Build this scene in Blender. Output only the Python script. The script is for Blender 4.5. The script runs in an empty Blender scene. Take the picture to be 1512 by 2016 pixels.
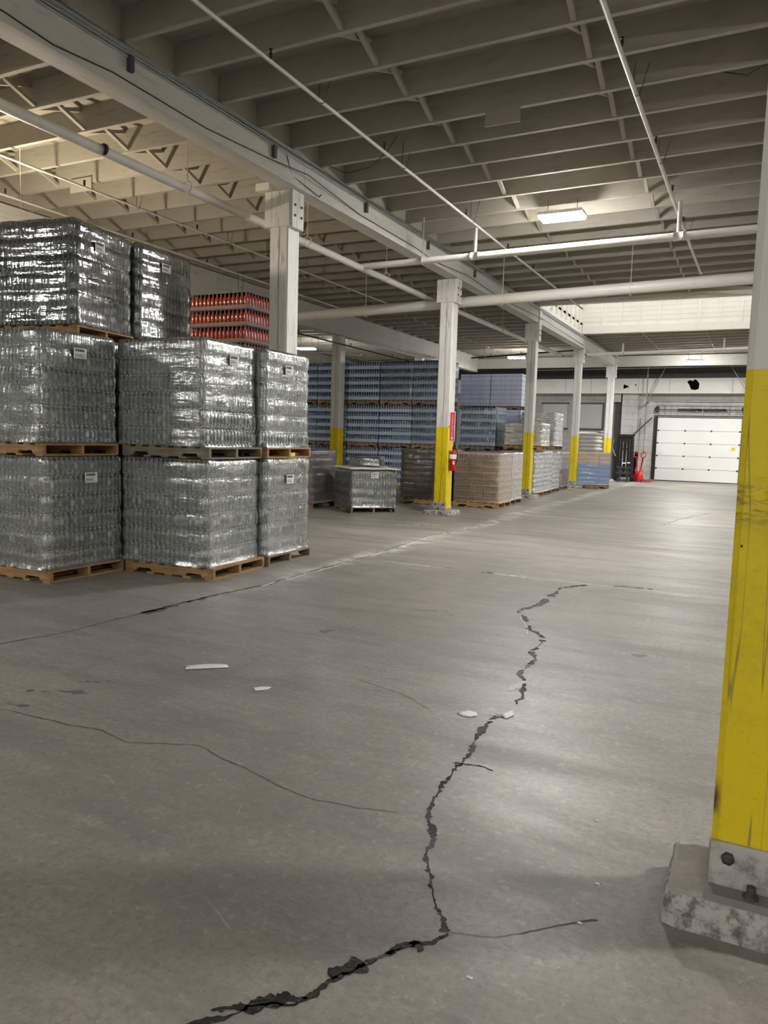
import bpy, math, random
from mathutils import Vector, Matrix, noise

random.seed(7)
SC = bpy.context.scene
COL = SC.collection
PI = math.pi

# ------------------------------------------------------------------ camera, world, exposure
F_PX, IW, IH = 1480.0, 1512, 2016
cam_d = bpy.data.cameras.new('camera')
cam = bpy.data.objects.new('camera', cam_d)
COL.objects.link(cam)
SC.camera = cam
cam_d.sensor_fit = 'VERTICAL'
cam_d.sensor_height = 36.0
cam_d.lens = 36.0 * F_PX / IH
cam_d.clip_start = 0.05
cam_d.clip_end = 300
_f = Vector((-0.438, 0.894, -0.098)).normalized()          # view direction
_r = Vector((0.897, 0.442, 0.029))
_r = (_r - _f * _r.dot(_f)).normalized()
_u = _r.cross(_f)
cam.matrix_world = Matrix(((_r.x, _u.x, -_f.x, 0.0), (_r.y, _u.y, -_f.y, 0.0),
                           (_r.z, _u.z, -_f.z, 1.6), (0, 0, 0, 1)))

LAMP_W = 150.0            # radiance of the LED lenses
SKY_W = 0.8               # overcast sky above the roof light
world = bpy.data.worlds.new('sky')
SC.world = world
world.use_nodes = True
world.node_tree.nodes['Background'].inputs[0].default_value = (1.0, 0.985, 0.955, 1)
world.node_tree.nodes['Background'].inputs[1].default_value = SKY_W
SC.view_settings.view_transform = 'Standard'
SC.view_settings.look = 'None'
SC.view_settings.gamma = 1.0
SC.view_settings.use_curve_mapping = False
SC.view_settings.exposure = 1.6
SC.cycles.max_bounces = 9
SC.cycles.diffuse_bounces = 4
SC.cycles.transparent_max_bounces = 16
SC.cycles.sample_clamp_indirect = 6.0
SC.cycles.use_denoising = True
SC.cycles.adaptive_threshold = 0.02

# ------------------------------------------------------------------ material helpers
MATS = {}


class NT:
    def __init__(self, name):
        self.m = bpy.data.materials.new(name)
        self.m.use_nodes = True
        self.t = self.m.node_tree
        self.t.nodes.clear()
        self.out = self.n('ShaderNodeOutputMaterial')

    def n(self, kind, **kw):
        nd = self.t.nodes.new(kind)
        for k, v in kw.items():
            setattr(nd, k, v)
        return nd

    def link(self, a, b):
        self.t.links.new(a, b)

    def val(self, sock, v):
        if hasattr(v, 'is_output'):
            self.link(v, sock)
        else:
            if isinstance(v, tuple) and len(v) == 3 and sock.type == 'RGBA':
                v = v + (1,)
            sock.default_value = v

    def coord(self, kind='Object', scale=(1, 1, 1), loc=(0, 0, 0)):
        tc = self.n('ShaderNodeTexCoord')
        mp = self.n('ShaderNodeMapping')
        mp.inputs['Scale'].default_value = scale
        mp.inputs['Location'].default_value = loc
        self.link(tc.outputs[kind], mp.inputs[0])
        return mp.outputs[0]

    def noise(self, vec, scale, detail=4, rough=0.6):
        nd = self.n('ShaderNodeTexNoise')
        self.link(vec, nd.inputs['Vector'])
        nd.inputs['Scale'].default_value = scale
        nd.inputs['Detail'].default_value = detail
        nd.inputs['Roughness'].default_value = rough
        return nd.outputs[0]

    def ramp(self, f, a, b):
        nd = self.n('ShaderNodeMapRange')
        nd.interpolation_type = 'SMOOTHSTEP'
        self.val(nd.inputs[0], f)
        nd.inputs[1].default_value = a
        nd.inputs[2].default_value = b
        return nd.outputs[0]

    def math(self, op, a, b=0.0, c=0.0):
        nd = self.n('ShaderNodeMath', operation=op)
        self.val(nd.inputs[0], a)
        self.val(nd.inputs[1], b)
        if op in ('MULTIPLY_ADD', 'COMPARE'):
            self.val(nd.inputs[2], c)
        return nd.outputs[0]

    def mix(self, f, a, b):
        nd = self.n('ShaderNodeMix', data_type='RGBA')
        self.val(nd.inputs[0], f)
        self.val(nd.inputs[6], a)
        self.val(nd.inputs[7], b)
        return nd.outputs[2]

    def sep(self, vec):
        nd = self.n('ShaderNodeSeparateXYZ')
        self.link(vec, nd.inputs[0])
        return nd.outputs

    def bump(self, h, strength=0.3, dist=0.01):
        nd = self.n('ShaderNodeBump')
        nd.inputs['Strength'].default_value = strength
        nd.inputs['Distance'].default_value = dist
        self.link(h, nd.inputs['Height'])
        return nd.outputs[0]

    def bsdf(self, color, rough=0.5, metallic=0.0, normal=None, **kw):
        p = self.n('ShaderNodeBsdfPrincipled')
        self.val(p.inputs['Base Color'], color)
        self.val(p.inputs['Roughness'], rough)
        self.val(p.inputs['Metallic'], metallic)
        if normal is not None:
            self.link(normal, p.inputs['Normal'])
        for k, v in kw.items():
            self.val(p.inputs[k.replace('_', ' ')], v)
        return p.outputs[0]

    def done(self, sh):
        self.link(sh, self.out.inputs[0])
        return self.m


def simple(name, color, rough=0.5, metallic=0.0, var=0.15, scale=12.0, **kw):
    t = NT(name)
    v = t.coord()
    f = t.noise(v, scale)
    dark = tuple(c * (1 - var) for c in color)
    light = tuple(min(1, c * (1 + var)) for c in color)
    return t.done(t.bsdf(t.mix(f, dark, light), rough, metallic, **kw))


def painted(name, color, dirt, rough=0.6, amount=(0.55, 0.8), stretch=(1, 1, 1), seed=0.0):
    t = NT(name)
    v = t.coord('Object', stretch, (seed, seed, seed))
    g = t.n('ShaderNodeNewGeometry').outputs['Position']
    big = t.noise(g, 0.9, 5, 0.65)
    fine = t.noise(v, 9.0, 6, 0.7)
    c = t.mix(t.ramp(fine, amount[0], amount[1]), color, dirt)
    c = t.mix(t.math('MULTIPLY', t.ramp(big, 0.42, 0.75), 0.35), c, dirt)
    return t.done(t.bsdf(c, rough, normal=t.bump(fine, 0.25, 0.006)))


def emit(name, color, s):
    t = NT(name)
    e = t.n('ShaderNodeEmission')
    e.inputs[0].default_value = color + (1,)
    e.inputs[1].default_value = s
    return t.done(e.outputs[0])


# ---- concrete floor
def floor_material():
    t = NT('worn concrete')
    g = t.coord('Object')
    s = t.coord('Object', (0.35, 1.6, 1))
    s2 = t.coord('Object', (2.2, 0.25, 1), (3, 1, 0))
    big = t.noise(g, 0.55, 5, 0.6)
    mid = t.noise(s, 1.6, 6, 0.68)
    fine = t.noise(g, 30.0, 6, 0.8)
    str1 = t.noise(s, 5.5, 6, 0.72)
    str2 = t.noise(s2, 2.2, 5, 0.7)
    c = t.mix(t.ramp(big, 0.3, 0.72), (0.25, 0.235, 0.208), (0.365, 0.341, 0.304))
    c = t.mix(t.math('MULTIPLY', t.ramp(mid, 0.42, 0.70), 0.7), c, (0.205, 0.192, 0.172))
    blo = t.noise(t.coord('Object', (1, 1.3, 1), (7, 3, 0)), 4.2, 6, 0.75)
    c = t.mix(t.math('MULTIPLY', t.ramp(blo, 0.52, 0.68), 0.35), c, (0.46, 0.435, 0.39))
    c = t.mix(t.math('MULTIPLY', t.math('SUBTRACT', 1.0, t.ramp(blo, 0.30, 0.44)), 0.4), c, (0.165, 0.152, 0.14))
    c = t.mix(t.math('MULTIPLY', t.ramp(str1, 0.56, 0.76), 0.4), c, (0.45, 0.43, 0.40))
    c = t.mix(t.math('MULTIPLY', t.ramp(str2, 0.55, 0.8), 0.45), c, (0.15, 0.14, 0.135))
    c = t.mix(t.math('MULTIPLY', t.ramp(fine, 0.44, 0.64), 0.6), c, (0.19, 0.18, 0.165))
    c = t.mix(t.math('MULTIPLY', t.ramp(t.noise(t.coord('Object', (1, 1, 1), (4, 9, 2)), 19.0, 6, 0.8), 0.54, 0.68), 0.5), c, (0.48, 0.46, 0.42))
    # sparse pale scratches
    for (rot, sx, sy, scl, lo_, seed_) in ((0.5, 0.6, 14, 2.2, 0.685, 1), (-0.35, 0.5, 16, 2.0, 0.70, 5), (1.1, 0.7, 12, 2.4, 0.70, 9)):
        tc = t.n('ShaderNodeTexCoord')
        mp = t.n('ShaderNodeMapping')
        mp.inputs['Rotation'].default_value = (0, 0, rot)
        mp2 = t.n('ShaderNodeMapping')
        mp2.inputs['Scale'].default_value = (sx, sy, 1)
        mp2.inputs['Location'].default_value = (seed_, seed_, 0)
        t.link(tc.outputs['Object'], mp.inputs[0])
        t.link(mp.outputs[0], mp2.inputs[0])
        c = t.mix(t.math('MULTIPLY', t.ramp(t.noise(mp2.outputs[0], scl, 4, 0.6), lo_, lo_ + 0.05), 0.4), c, (0.56, 0.545, 0.51))
    # lime bloom along the slab joint at x = -4.65 and the cross joint at y = 8.7
    x, y, z = t.sep(g)
    bl = t.noise(g, 2.6, 5, 0.7)
    jx = t.math('ABSOLUTE', t.math('ADD', x, 4.62))
    far = t.ramp(y, 5.2, 8.0)
    m1 = t.math('MULTIPLY', t.math('SUBTRACT', 1.0, t.ramp(jx, 0.02, 0.34)), t.ramp(bl, 0.42, 0.62))
    m1 = t.math('MULTIPLY', m1, far)
    c = t.mix(t.math('MULTIPLY', m1, 0.75), c, (0.66, 0.64, 0.6))
    for yj, sx in ((8.7, 0.06), (16.0, 0.05)):
        jy = t.math('ABSOLUTE', t.math('SUBTRACT', y, yj))
        m2 = t.math('MULTIPLY', t.math('SUBTRACT', 1.0, t.ramp(jy, 0.01, sx)), t.ramp(bl, 0.35, 0.6))
        c = t.mix(t.math('MULTIPLY', m2, 0.5), c, (0.6, 0.58, 0.54))
        m3 = t.math('SUBTRACT', 1.0, t.ramp(jy, 0.006, 0.02))
        c = t.mix(t.math('MULTIPLY', m3, 0.5), c, (0.12, 0.11, 0.1))
    r = t.math('MULTIPLY_ADD', t.ramp(mid, 0.3, 0.75), 0.16, 0.33)
    r = t.math('ADD', r, t.math('MULTIPLY', fine, 0.12))
    h = t.math('ADD', t.math('MULTIPLY', fine, 0.5), str1)
    return t.done(t.bsdf(c, r, normal=t.bump(h, 0.22, 0.006), Specular_IOR_Level=0.5))


def post_material(name, split=1.87, scuffs=False):
    """white painted timber, yellow below a line; object z is height above the floor"""
    t = NT(name)
    g = t.coord('Object')
    x, y, z = t.sep(g)
    gr = t.noise(t.coord('Object', (9, 9, 0.6)), 3.0, 6, 0.7)
    sm = t.noise(g, 5.0, 6, 0.72)
    fine = t.noise(t.coord('Object', (1, 1, 3)), 26.0, 5, 0.7)
    white = t.mix(t.ramp(gr, 0.48, 0.78), (0.69, 0.68, 0.64), (0.43, 0.42, 0.38))
    yel = t.mix(t.ramp(sm, 0.45, 0.8), (0.80, 0.62, 0.004), (0.60, 0.45, 0.012))
    dk = t.noise(t.coord('Object', (2.2, 2.2, 7), (5, 2, 1)), 2.4, 6, 0.75)
    yel = t.mix(t.math('MULTIPLY', t.ramp(dk, 0.6, 0.72), 0.6), yel, (0.13, 0.1, 0.02))
    yel = t.mix(t.math('MULTIPLY', t.ramp(fine, 0.55, 0.8), 0.35), yel, (0.3, 0.22, 0.02))
    edge = t.math('MULTIPLY_ADD', sm, 0.02, split - 0.01)
    c = t.mix(t.math('GREATER_THAN', z, edge), yel, white)
    ck = t.noise(t.coord('Object', (7, 7, 0.22), (1, 7, 3)), 1.2, 3, 0.5)
    c = t.mix(t.math('MULTIPLY', t.math('SUBTRACT', 1.0, t.ramp(t.math('ABSOLUTE', t.math('SUBTRACT', ck, 0.5)), 0.0, 0.008)), 0.6),
              c, (0.10, 0.075, 0.04))
    hgt = t.math('ADD', gr, t.math('MULTIPLY', fine, 0.5))
    if scuffs:
        # bolt holes on the face turned to the camera
        vo = t.n('ShaderNodeTexVoronoi')
        vo.inputs['Scale'].default_value = 11.0
        t.link(t.coord('Object', (1, 0.01, 0.9), (0.2, 0, 0.3)), vo.inputs['Vector'])
        hole = t.math('SUBTRACT', 1.0, t.ramp(vo.outputs['Distance'], 0.042, 0.062))
        zone = t.math('MULTIPLY', t.ramp(z, 0.75, 0.9), t.math('SUBTRACT', 1.0, t.ramp(z, 1.32, 1.4)))
        pick = t.math('GREATER_THAN', t.sep(vo.outputs['Color'])[0], 0.45)
        c = t.mix(t.math('MULTIPLY', t.math('MULTIPLY', hole, zone), pick), c, (0.05, 0.03, 0.012))
        # chipped paint and bare brown wood at the left arris
        cx = t.math('SUBTRACT', 1.0, t.ramp(t.math('ADD', t.math('ADD', x, 0.145), t.math('MULTIPLY', sm, 0.03)), 0.018, 0.045))
        cz = t.math('MULTIPLY', t.ramp(z, 0.36, 0.40), t.math('SUBTRACT', 1.0, t.ramp(z, 0.43, 0.52)))
        c = t.mix(t.math('MULTIPLY', cx, cz), c, (0.12, 0.05, 0.025))
        # dark rub mark around z = 1.45
        rb = t.noise(t.coord('Object', (5, 5, 26), (2, 3, 9)), 2.0, 5, 0.75)
        rz = t.math('SUBTRACT', 1.0, t.ramp(t.math('ABSOLUTE', t.math('SUBTRACT', z, 1.425)), 0.03, 0.10))
        c = t.mix(t.math('MULTIPLY', t.math('MULTIPLY', t.ramp(rb, 0.42, 0.6), rz), 0.75), c, (0.16, 0.12, 0.03))
    return t.done(t.bsdf(c, 0.5, normal=t.bump(hgt, 0.35, 0.006)))


def film_material(name, base=0.10, haze=0.06, rough=0.2, tint=(0.92, 0.95, 0.96), wr=1.0, sheen=0.22):
    """stretch film: mostly clear, with bands and pleats that catch the lamps"""
    t = NT(name)
    v = t.coord('Object', (1, 1, 1))
    wv = t.noise(t.coord('Object', (26, 26, 2.2)), 1.0, 2, 0.5)         # vertical pleats over the bottles
    wh = t.noise(t.coord('Object', (2.2, 2.2, 20), (3, 1, 7)), 1.0, 3, 0.55)      # bands of the winding
    wd = t.noise(t.coord('Object', (5, 5, 14), (9, 4, 2)), 1.0, 3, 0.6)
    lo = t.noise(v, 2.3, 3, 0.6)
    h = t.math('ADD', t.math('MULTIPLY', wv, 0.7), t.math('ADD', t.math('MULTIPLY', wh, 1.0), wd))
    nrm = t.bump(h, 1.0 * wr, 0.009)
    fr = t.n('ShaderNodeFresnel')
    fr.inputs['IOR'].default_value = 1.5
    t.link(nrm, fr.inputs['Normal'])
    fac = t.math('ADD', t.math('MULTIPLY', fr.outputs[0], 1.2), base)
    fac = t.math('ADD', fac, t.math('MULTIPLY', t.ramp(wh, 0.5, 0.75), 0.12))
    fac = t.math('MINIMUM', fac, 0.9)
    tr = t.n('ShaderNodeBsdfTransparent')
    tr.inputs[0].default_value = tint + (1,)
    gl = t.n('ShaderNodeBsdfGlossy')
    gl.inputs['Color'].default_value = (0.96, 0.97, 0.98, 1)
    gl.inputs['Roughness'].default_value = rough
    t.link(nrm, gl.inputs['Normal'])
    g2 = t.n('ShaderNodeBsdfGlossy')
    g2.inputs['Color'].default_value = (0.96, 0.97, 0.98, 1)
    g2.inputs['Roughness'].default_value = 0.36
    t.link(nrm, g2.inputs['Normal'])
    df = t.n('ShaderNodeBsdfDiffuse')
    df.inputs['Color'].default_value = (0.85, 0.86, 0.86, 1)
    m1 = t.n('ShaderNodeMixShader')
    hz = t.math('MULTIPLY_ADD', t.ramp(t.math('MULTIPLY', t.math('ADD', wh, wd), 0.5), 0.52, 0.72), haze * 3.0, haze)
    t.val(m1.inputs[0], hz)
    t.link(tr.outputs[0], m1.inputs[1])
    t.link(df.outputs[0], m1.inputs[2])
    m3 = t.n('ShaderNodeMixShader')
    t.val(m3.inputs[0], t.math('MULTIPLY', t.ramp(t.math('MULTIPLY_ADD', lo, 0.5, t.math('MULTIPLY', wd, 0.5)), 0.38, 0.62), sheen))
    t.link(m1.outputs[0], m3.inputs[1])
    t.link(g2.outputs[0], m3.inputs[2])
    m2 = t.n('ShaderNodeMixShader')
    t.val(m2.inputs[0], fac)
    t.link(m3.outputs[0], m2.inputs[1])
    t.link(gl.outputs[0], m2.inputs[2])
    return t.done(m2.outputs[0])


def carton_material(name, paper, ink, cells=(9, 9, 1), level=0.5, band=None):
    """printed board: rows of small bottle shaped marks on each carton"""
    t = NT(name)
    g = t.coord('Object')
    x, y, z = t.sep(g)
    n = t.noise(g, 14, 4, 0.6)
    c = t.mix(n, tuple(a * 0.85 for a in paper), tuple(min(1, a * 1.12) for a in paper))
    u = t.math('ADD', x, y)
    ph = t.math('FRACT', t.math('MULTIPLY', u, cells[0]))
    bar = t.math('LESS_THAN', t.math('ABSOLUTE', t.math('SUBTRACT', ph, 0.5)), 0.32)
    zz = t.math('MULTIPLY', t.math('LESS_THAN', z, 0.1), t.math('GREATER_THAN', z, 0.045))
    nz = t.math('GREATER_THAN', t.noise(t.coord('Object', (26, 26, 20)), 1.6, 3, 0.6), level + 0.06)
    c = t.mix(t.math('MULTIPLY', t.math('MULTIPLY', bar, zz), t.math('MULTIPLY', nz, 0.65)), c, ink)
    if band:
        c = t.mix(t.math('LESS_THAN', z, band[0]), c, band[1])
    return t.done(t.bsdf(c, 0.55))


def block_wall(name, color, dirt, mortar):
    t = NT(name)
    br = t.n('ShaderNodeTexBrick')
    br.inputs['Scale'].default_value = 1.0
    br.inputs['Brick Width'].default_value = 0.62
    br.inputs['Row Height'].default_value = 0.31
    br.inputs['Mortar Size'].default_value = 0.012
    tc = t.n('ShaderNodeTexCoord')
    x, y, z = t.sep(tc.outputs['Object'])
    cb = t.n('ShaderNodeCombineXYZ')
    t.link(t.math('ADD', x, y), cb.inputs[0])
    t.link(z, cb.inputs[1])
    t.link(cb.outputs[0], br.inputs['Vector'])
    br.inputs['Color1'].default_value = color + (1,)
    br.inputs['Color2'].default_value = tuple(c * 0.92 for c in color) + (1,)
    br.inputs['Mortar'].default_value = mortar + (1,)
    n = t.noise(tc.outputs['Object'], 1.1, 6, 0.68)
    c = t.mix(t.math('MULTIPLY', t.ramp(n, 0.42, 0.75), 0.6), br.outputs[0], dirt)
    return t.done(t.bsdf(c, 0.7, normal=t.bump(br.outputs['Fac'], -0.4, 0.01)))


M = dict(
    floor=floor_material(),
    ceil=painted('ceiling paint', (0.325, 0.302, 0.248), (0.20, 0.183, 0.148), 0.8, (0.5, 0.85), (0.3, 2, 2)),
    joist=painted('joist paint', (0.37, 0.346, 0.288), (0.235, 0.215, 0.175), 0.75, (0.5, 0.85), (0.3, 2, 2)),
    beam=painted('beam paint', (0.57, 0.56, 0.52), (0.36, 0.35, 0.31), 0.65, (0.5, 0.8), (2, 0.3, 2)),
    white=painted('white paint', (0.74, 0.73, 0.69), (0.5, 0.48, 0.43), 0.6, (0.58, 0.85)),
    monitor=painted('roof light paint', (0.84, 0.81, 0.74), (0.6, 0.56, 0.48), 0.6, (0.6, 0.9)),
    post=post_material('post paint'),
    nearpost=post_material('scuffed post paint', 1.85, True),
    steelw=painted('worn white steel', (0.52, 0.51, 0.48), (0.2, 0.18, 0.16), 0.5, (0.45, 0.7)),
    steel=painted('grey steel plate', (0.22, 0.215, 0.2), (0.36, 0.35, 0.33), 0.45, (0.55, 0.8)),
    rust=simple('rusty bolt', (0.10, 0.075, 0.06), 0.6, 0.5, 0.4, 60),
    foottop=painted('worn footing top', (0.40, 0.385, 0.355), (0.60, 0.58, 0.54), 0.8, (0.5, 0.75)),
    foot=painted('chipped concrete', (0.50, 0.485, 0.45), (0.16, 0.15, 0.13), 0.85, (0.42, 0.62), (2, 2, 2)),
    conduit=simple('galvanised conduit', (0.33, 0.36, 0.36), 0.35, 0.2, 0.2),
    box=simple('grey junction clip', (0.08, 0.085, 0.09), 0.5, 0.3),
    wire=simple('black cable', (0.02, 0.02, 0.02), 0.5),
    pipe=painted('pipe paint', (0.63, 0.61, 0.56), (0.40, 0.38, 0.33), 0.45, (0.55, 0.85)),
    pipemark=simple('black pipe tape', (0.015, 0.015, 0.015), 0.5),
    brass=simple('sprinkler metal', (0.03, 0.028, 0.025), 0.4, 0.6),
    hook=simple('hanger wire', (0.11, 0.10, 0.085), 0.5, 0.5),
    lens=emit('led lens', (1.0, 0.975, 0.93), LAMP_W),
    lens_boosted=emit('boosted led lens', (1.0, 0.975, 0.93), LAMP_W * 2.2),  # output raised to brighten the right faces of the near wrapped loads
    warm=emit('warm globe', (1.0, 0.84, 0.62), 135.0),
    lamphouse=simple('lamp housing', (0.75, 0.75, 0.74), 0.4),
    glass=None,
    tar=None,
    lime=simple('lime bloom', (0.72, 0.70, 0.66), 0.8, 0, 0.2, 30),
    wood=None,
    wood2=None,
    pet=None,
    label_g=simple('bottle label green', (0.20, 0.235, 0.195), 0.35, 0, 0.5, 80),
    label_w=simple('bottle label white', (0.62, 0.64, 0.64), 0.4, 0, 0.15, 60),
    label_b=simple('bottle label blue', (0.14, 0.165, 0.20), 0.35, 0, 0.4, 80),
    label_d=simple('dark bottle label', (0.07, 0.075, 0.08), 0.3, 0, 0.5, 80),
    label_e=simple('grey bottle label', (0.22, 0.22, 0.23), 0.3, 0, 0.4, 80),
    capd=simple('dark bottle cap', (0.16, 0.17, 0.16), 0.3),
    capw=simple('bottle cap', (0.72, 0.74, 0.74), 0.35),
    bluebottle=None,
    bluetray=simple('pale blue tray film', (0.50, 0.62, 0.86), 0.22, 0, 0.25, 30),
    darktray=simple('dark tray gap', (0.02, 0.03, 0.05), 0.5),
    redbottle=None,
    redtray=simple('brown crate tray', (0.10, 0.06, 0.045), 0.6),
    paper=simple('white paper label', (0.80, 0.79, 0.76), 0.6, 0, 0.05),
    ink=simple('label ink', (0.10, 0.10, 0.10), 0.6),
    scrap=simple('white scrap film', (0.85, 0.85, 0.82), 0.5, 0, 0.05),
    film=film_material('stretch film', 0.10, 0.03, 0.19, sheen=0.2, wr=1.0),
    filmdark=film_material('clear glossy film', 0.07, 0.006, 0.09, sheen=0.05, wr=0.42),
    filmclear=film_material('thin clear film', 0.03, 0.01, 0.2, sheen=0.05),
    filmwhite=film_material('cloudy stretch film', 0.10, 0.24, 0.25, sheen=0.2),
    door=painted('door panel enamel', (0.83, 0.83, 0.82), (0.70, 0.70, 0.68), 0.45, (0.6, 0.95)),
    darksteel=simple('dark steel', (0.06, 0.058, 0.055), 0.5, 0.6, 0.3),
    greysteel=simple('grey angle steel', (0.30, 0.29, 0.28), 0.5, 0.5, 0.25),
    blockw=block_wall('painted block wall', (0.56, 0.55, 0.53), (0.30, 0.29, 0.27), (0.36, 0.35, 0.33)),
    blockd=block_wall('shade toned block wall', (0.10, 0.10, 0.10), (0.05, 0.05, 0.05), (0.06, 0.06, 0.06)),
    blockg=block_wall('grey block wall', (0.34, 0.34, 0.33), (0.2, 0.2, 0.19), (0.22, 0.22, 0.21)),
    infill=painted('grey infill panel', (0.42, 0.42, 0.41), (0.33, 0.33, 0.32), 0.7),
    void=simple('cavity shade black', (0.006, 0.006, 0.006), 0.95, Specular_IOR_Level=0.0),
    black=simple('black machine paint', (0.012, 0.012, 0.013), 0.35, 0.2),
    tyre=simple('tyre rubber', (0.02, 0.02, 0.02), 0.8),
    red=simple('red enamel', (0.52, 0.012, 0.018), 0.3, 0, 0.1),
    signred=simple('sign red', (0.62, 0.05, 0.06), 0.45, 0, 0.05),
    signwhite=simple('sign white', (0.85, 0.82, 0.80), 0.45, 0, 0.03),
    tan=carton_material('tan printed carton', (0.68, 0.53, 0.39), (0.13, 0.08, 0.05), (15, 1, 1), 0.42),
    tanred=carton_material('pink printed carton', (0.68, 0.53, 0.46), (0.46, 0.08, 0.10), (8, 1, 1), 0.35),
    brown=carton_material('dark brown carton', (0.16, 0.125, 0.095), (0.42, 0.38, 0.34), (13, 1, 1), 0.5),
    purple=carton_material('mauve carton', (0.27, 0.22, 0.235), (0.10, 0.07, 0.08), (13, 1, 1), 0.42),
    lav=carton_material('lavender can carton', (0.68, 0.72, 0.92), (0.17, 0.20, 0.36), (11, 1, 1), 0.38),
    peach=carton_material('peach carton', (0.68, 0.52, 0.40), (0.45, 0.30, 0.21), (12, 1, 1), 0.5),
    bluecarton=carton_material('blue carton', (0.26, 0.40, 0.68), (0.52, 0.63, 0.82), (12, 1, 1), 0.5),
    whitepack=carton_material('white pack', (0.66, 0.65, 0.64), (0.42, 0.40, 0.40), (10, 1, 1), 0.5),
    redpack=carton_material('red pack', (0.36, 0.03, 0.05), (0.55, 0.42, 0.42), (10, 1, 1), 0.55),
    beige=carton_material('beige pack', (0.60, 0.55, 0.48), (0.4, 0.35, 0.3), (10, 1, 1), 0.6),
    sack=simple('white woven sack', (0.62, 0.60, 0.57), 0.7, 0, 0.12, 40),
    slip=simple('pale slip sheet', (0.70, 0.66, 0.62), 0.6, 0, 0.08),
    yellow=simple('yellow plastic', (0.75, 0.58, 0.02), 0.4),
)


def build_special():
    t = NT('wet black crack')
    v = t.coord()
    n = t.noise(v, 45, 4, 0.7)
    M['tar'] = t.done(t.bsdf(t.mix(n, (0.006, 0.005, 0.005), (0.02, 0.017, 0.015)), t.math('MULTIPLY_ADD', n, 0.25, 0.06), Specular_IOR_Level=0.3,
                             normal=t.bump(n, 0.9, 0.012)))
    t = NT('dry crack')
    M['drycrack'] = t.done(t.bsdf((0.10, 0.09, 0.08), 0.8))
    t = NT('dark rubber smear')
    M['smear'] = t.done(t.bsdf((0.16, 0.15, 0.138), 0.5))
    t = NT('thin crack')
    M['hairline'] = t.done(t.bsdf((0.115, 0.09, 0.07), 0.8))
    for nm, a, b in (('wood', (0.47, 0.29, 0.13), (0.26, 0.145, 0.06)), ('wood2', (0.30, 0.24, 0.17), (0.17, 0.13, 0.085))):
        t = NT('pallet ' + nm)
        n = t.noise(t.coord('Object', (1.2, 9, 9)), 4.0, 5, 0.65)
        n2 = t.noise(t.coord('Object'), 2.0, 3, 0.6)
        c = t.mix(t.ramp(n, 0.3, 0.75), a, b)
        c = t.mix(t.math('MULTIPLY', t.ramp(n2, 0.5, 0.75), 0.4), c, tuple(q * 0.55 for q in b))
        M[nm] = t.done(t.bsdf(c, 0.75))
    t = NT('clear water bottle')
    n = t.noise(t.coord('Object', (1, 1, 1)), 60, 3, 0.6)
    c = t.mix(t.ramp(n, 0.36, 0.64), (0.13, 0.15, 0.145), (0.70, 0.74, 0.73))
    M['pet'] = t.done(t.bsdf(c, 0.10, IOR=1.45, Transmission_Weight=0.25, Specular_IOR_Level=0.8))
    t = NT('dark soda bottle')
    n = t.noise(t.coord('Object', (1, 1, 1)), 60, 3, 0.6)
    M['petdark'] = t.done(t.bsdf(t.mix(n, (0.07, 0.075, 0.075), (0.27, 0.29, 0.295)), 0.08, IOR=1.45, Specular_IOR_Level=0.9))
    t = NT('blue water bottle')
    n = t.noise(t.coord('Object'), 50, 3, 0.6)
    M['bluebottle'] = t.done(t.bsdf(t.mix(n, (0.08, 0.12, 0.22), (0.42, 0.52, 0.72)), 0.10, IOR=1.45, Specular_IOR_Level=0.9))
    t = NT('red drink bottle')
    M['redbottle'] = t.done(t.bsdf((0.26, 0.045, 0.03), 0.08, Specular_IOR_Level=0.9))
    t = NT('roof light glass')
    tr = t.n('ShaderNodeBsdfTransparent')
    tr.inputs[0].default_value = (0.95, 0.96, 0.95, 1)
    gl = t.n('ShaderNodeBsdfGlossy')
    gl.inputs['Roughness'].default_value = 0.05
    mx = t.n('ShaderNodeMixShader')
    mx.inputs[0].default_value = 0.06
    t.link(tr.outputs[0], mx.inputs[1])
    t.link(gl.outputs[0], mx.inputs[2])
    M['glass'] = t.done(mx.outputs[0])


build_special()


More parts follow.
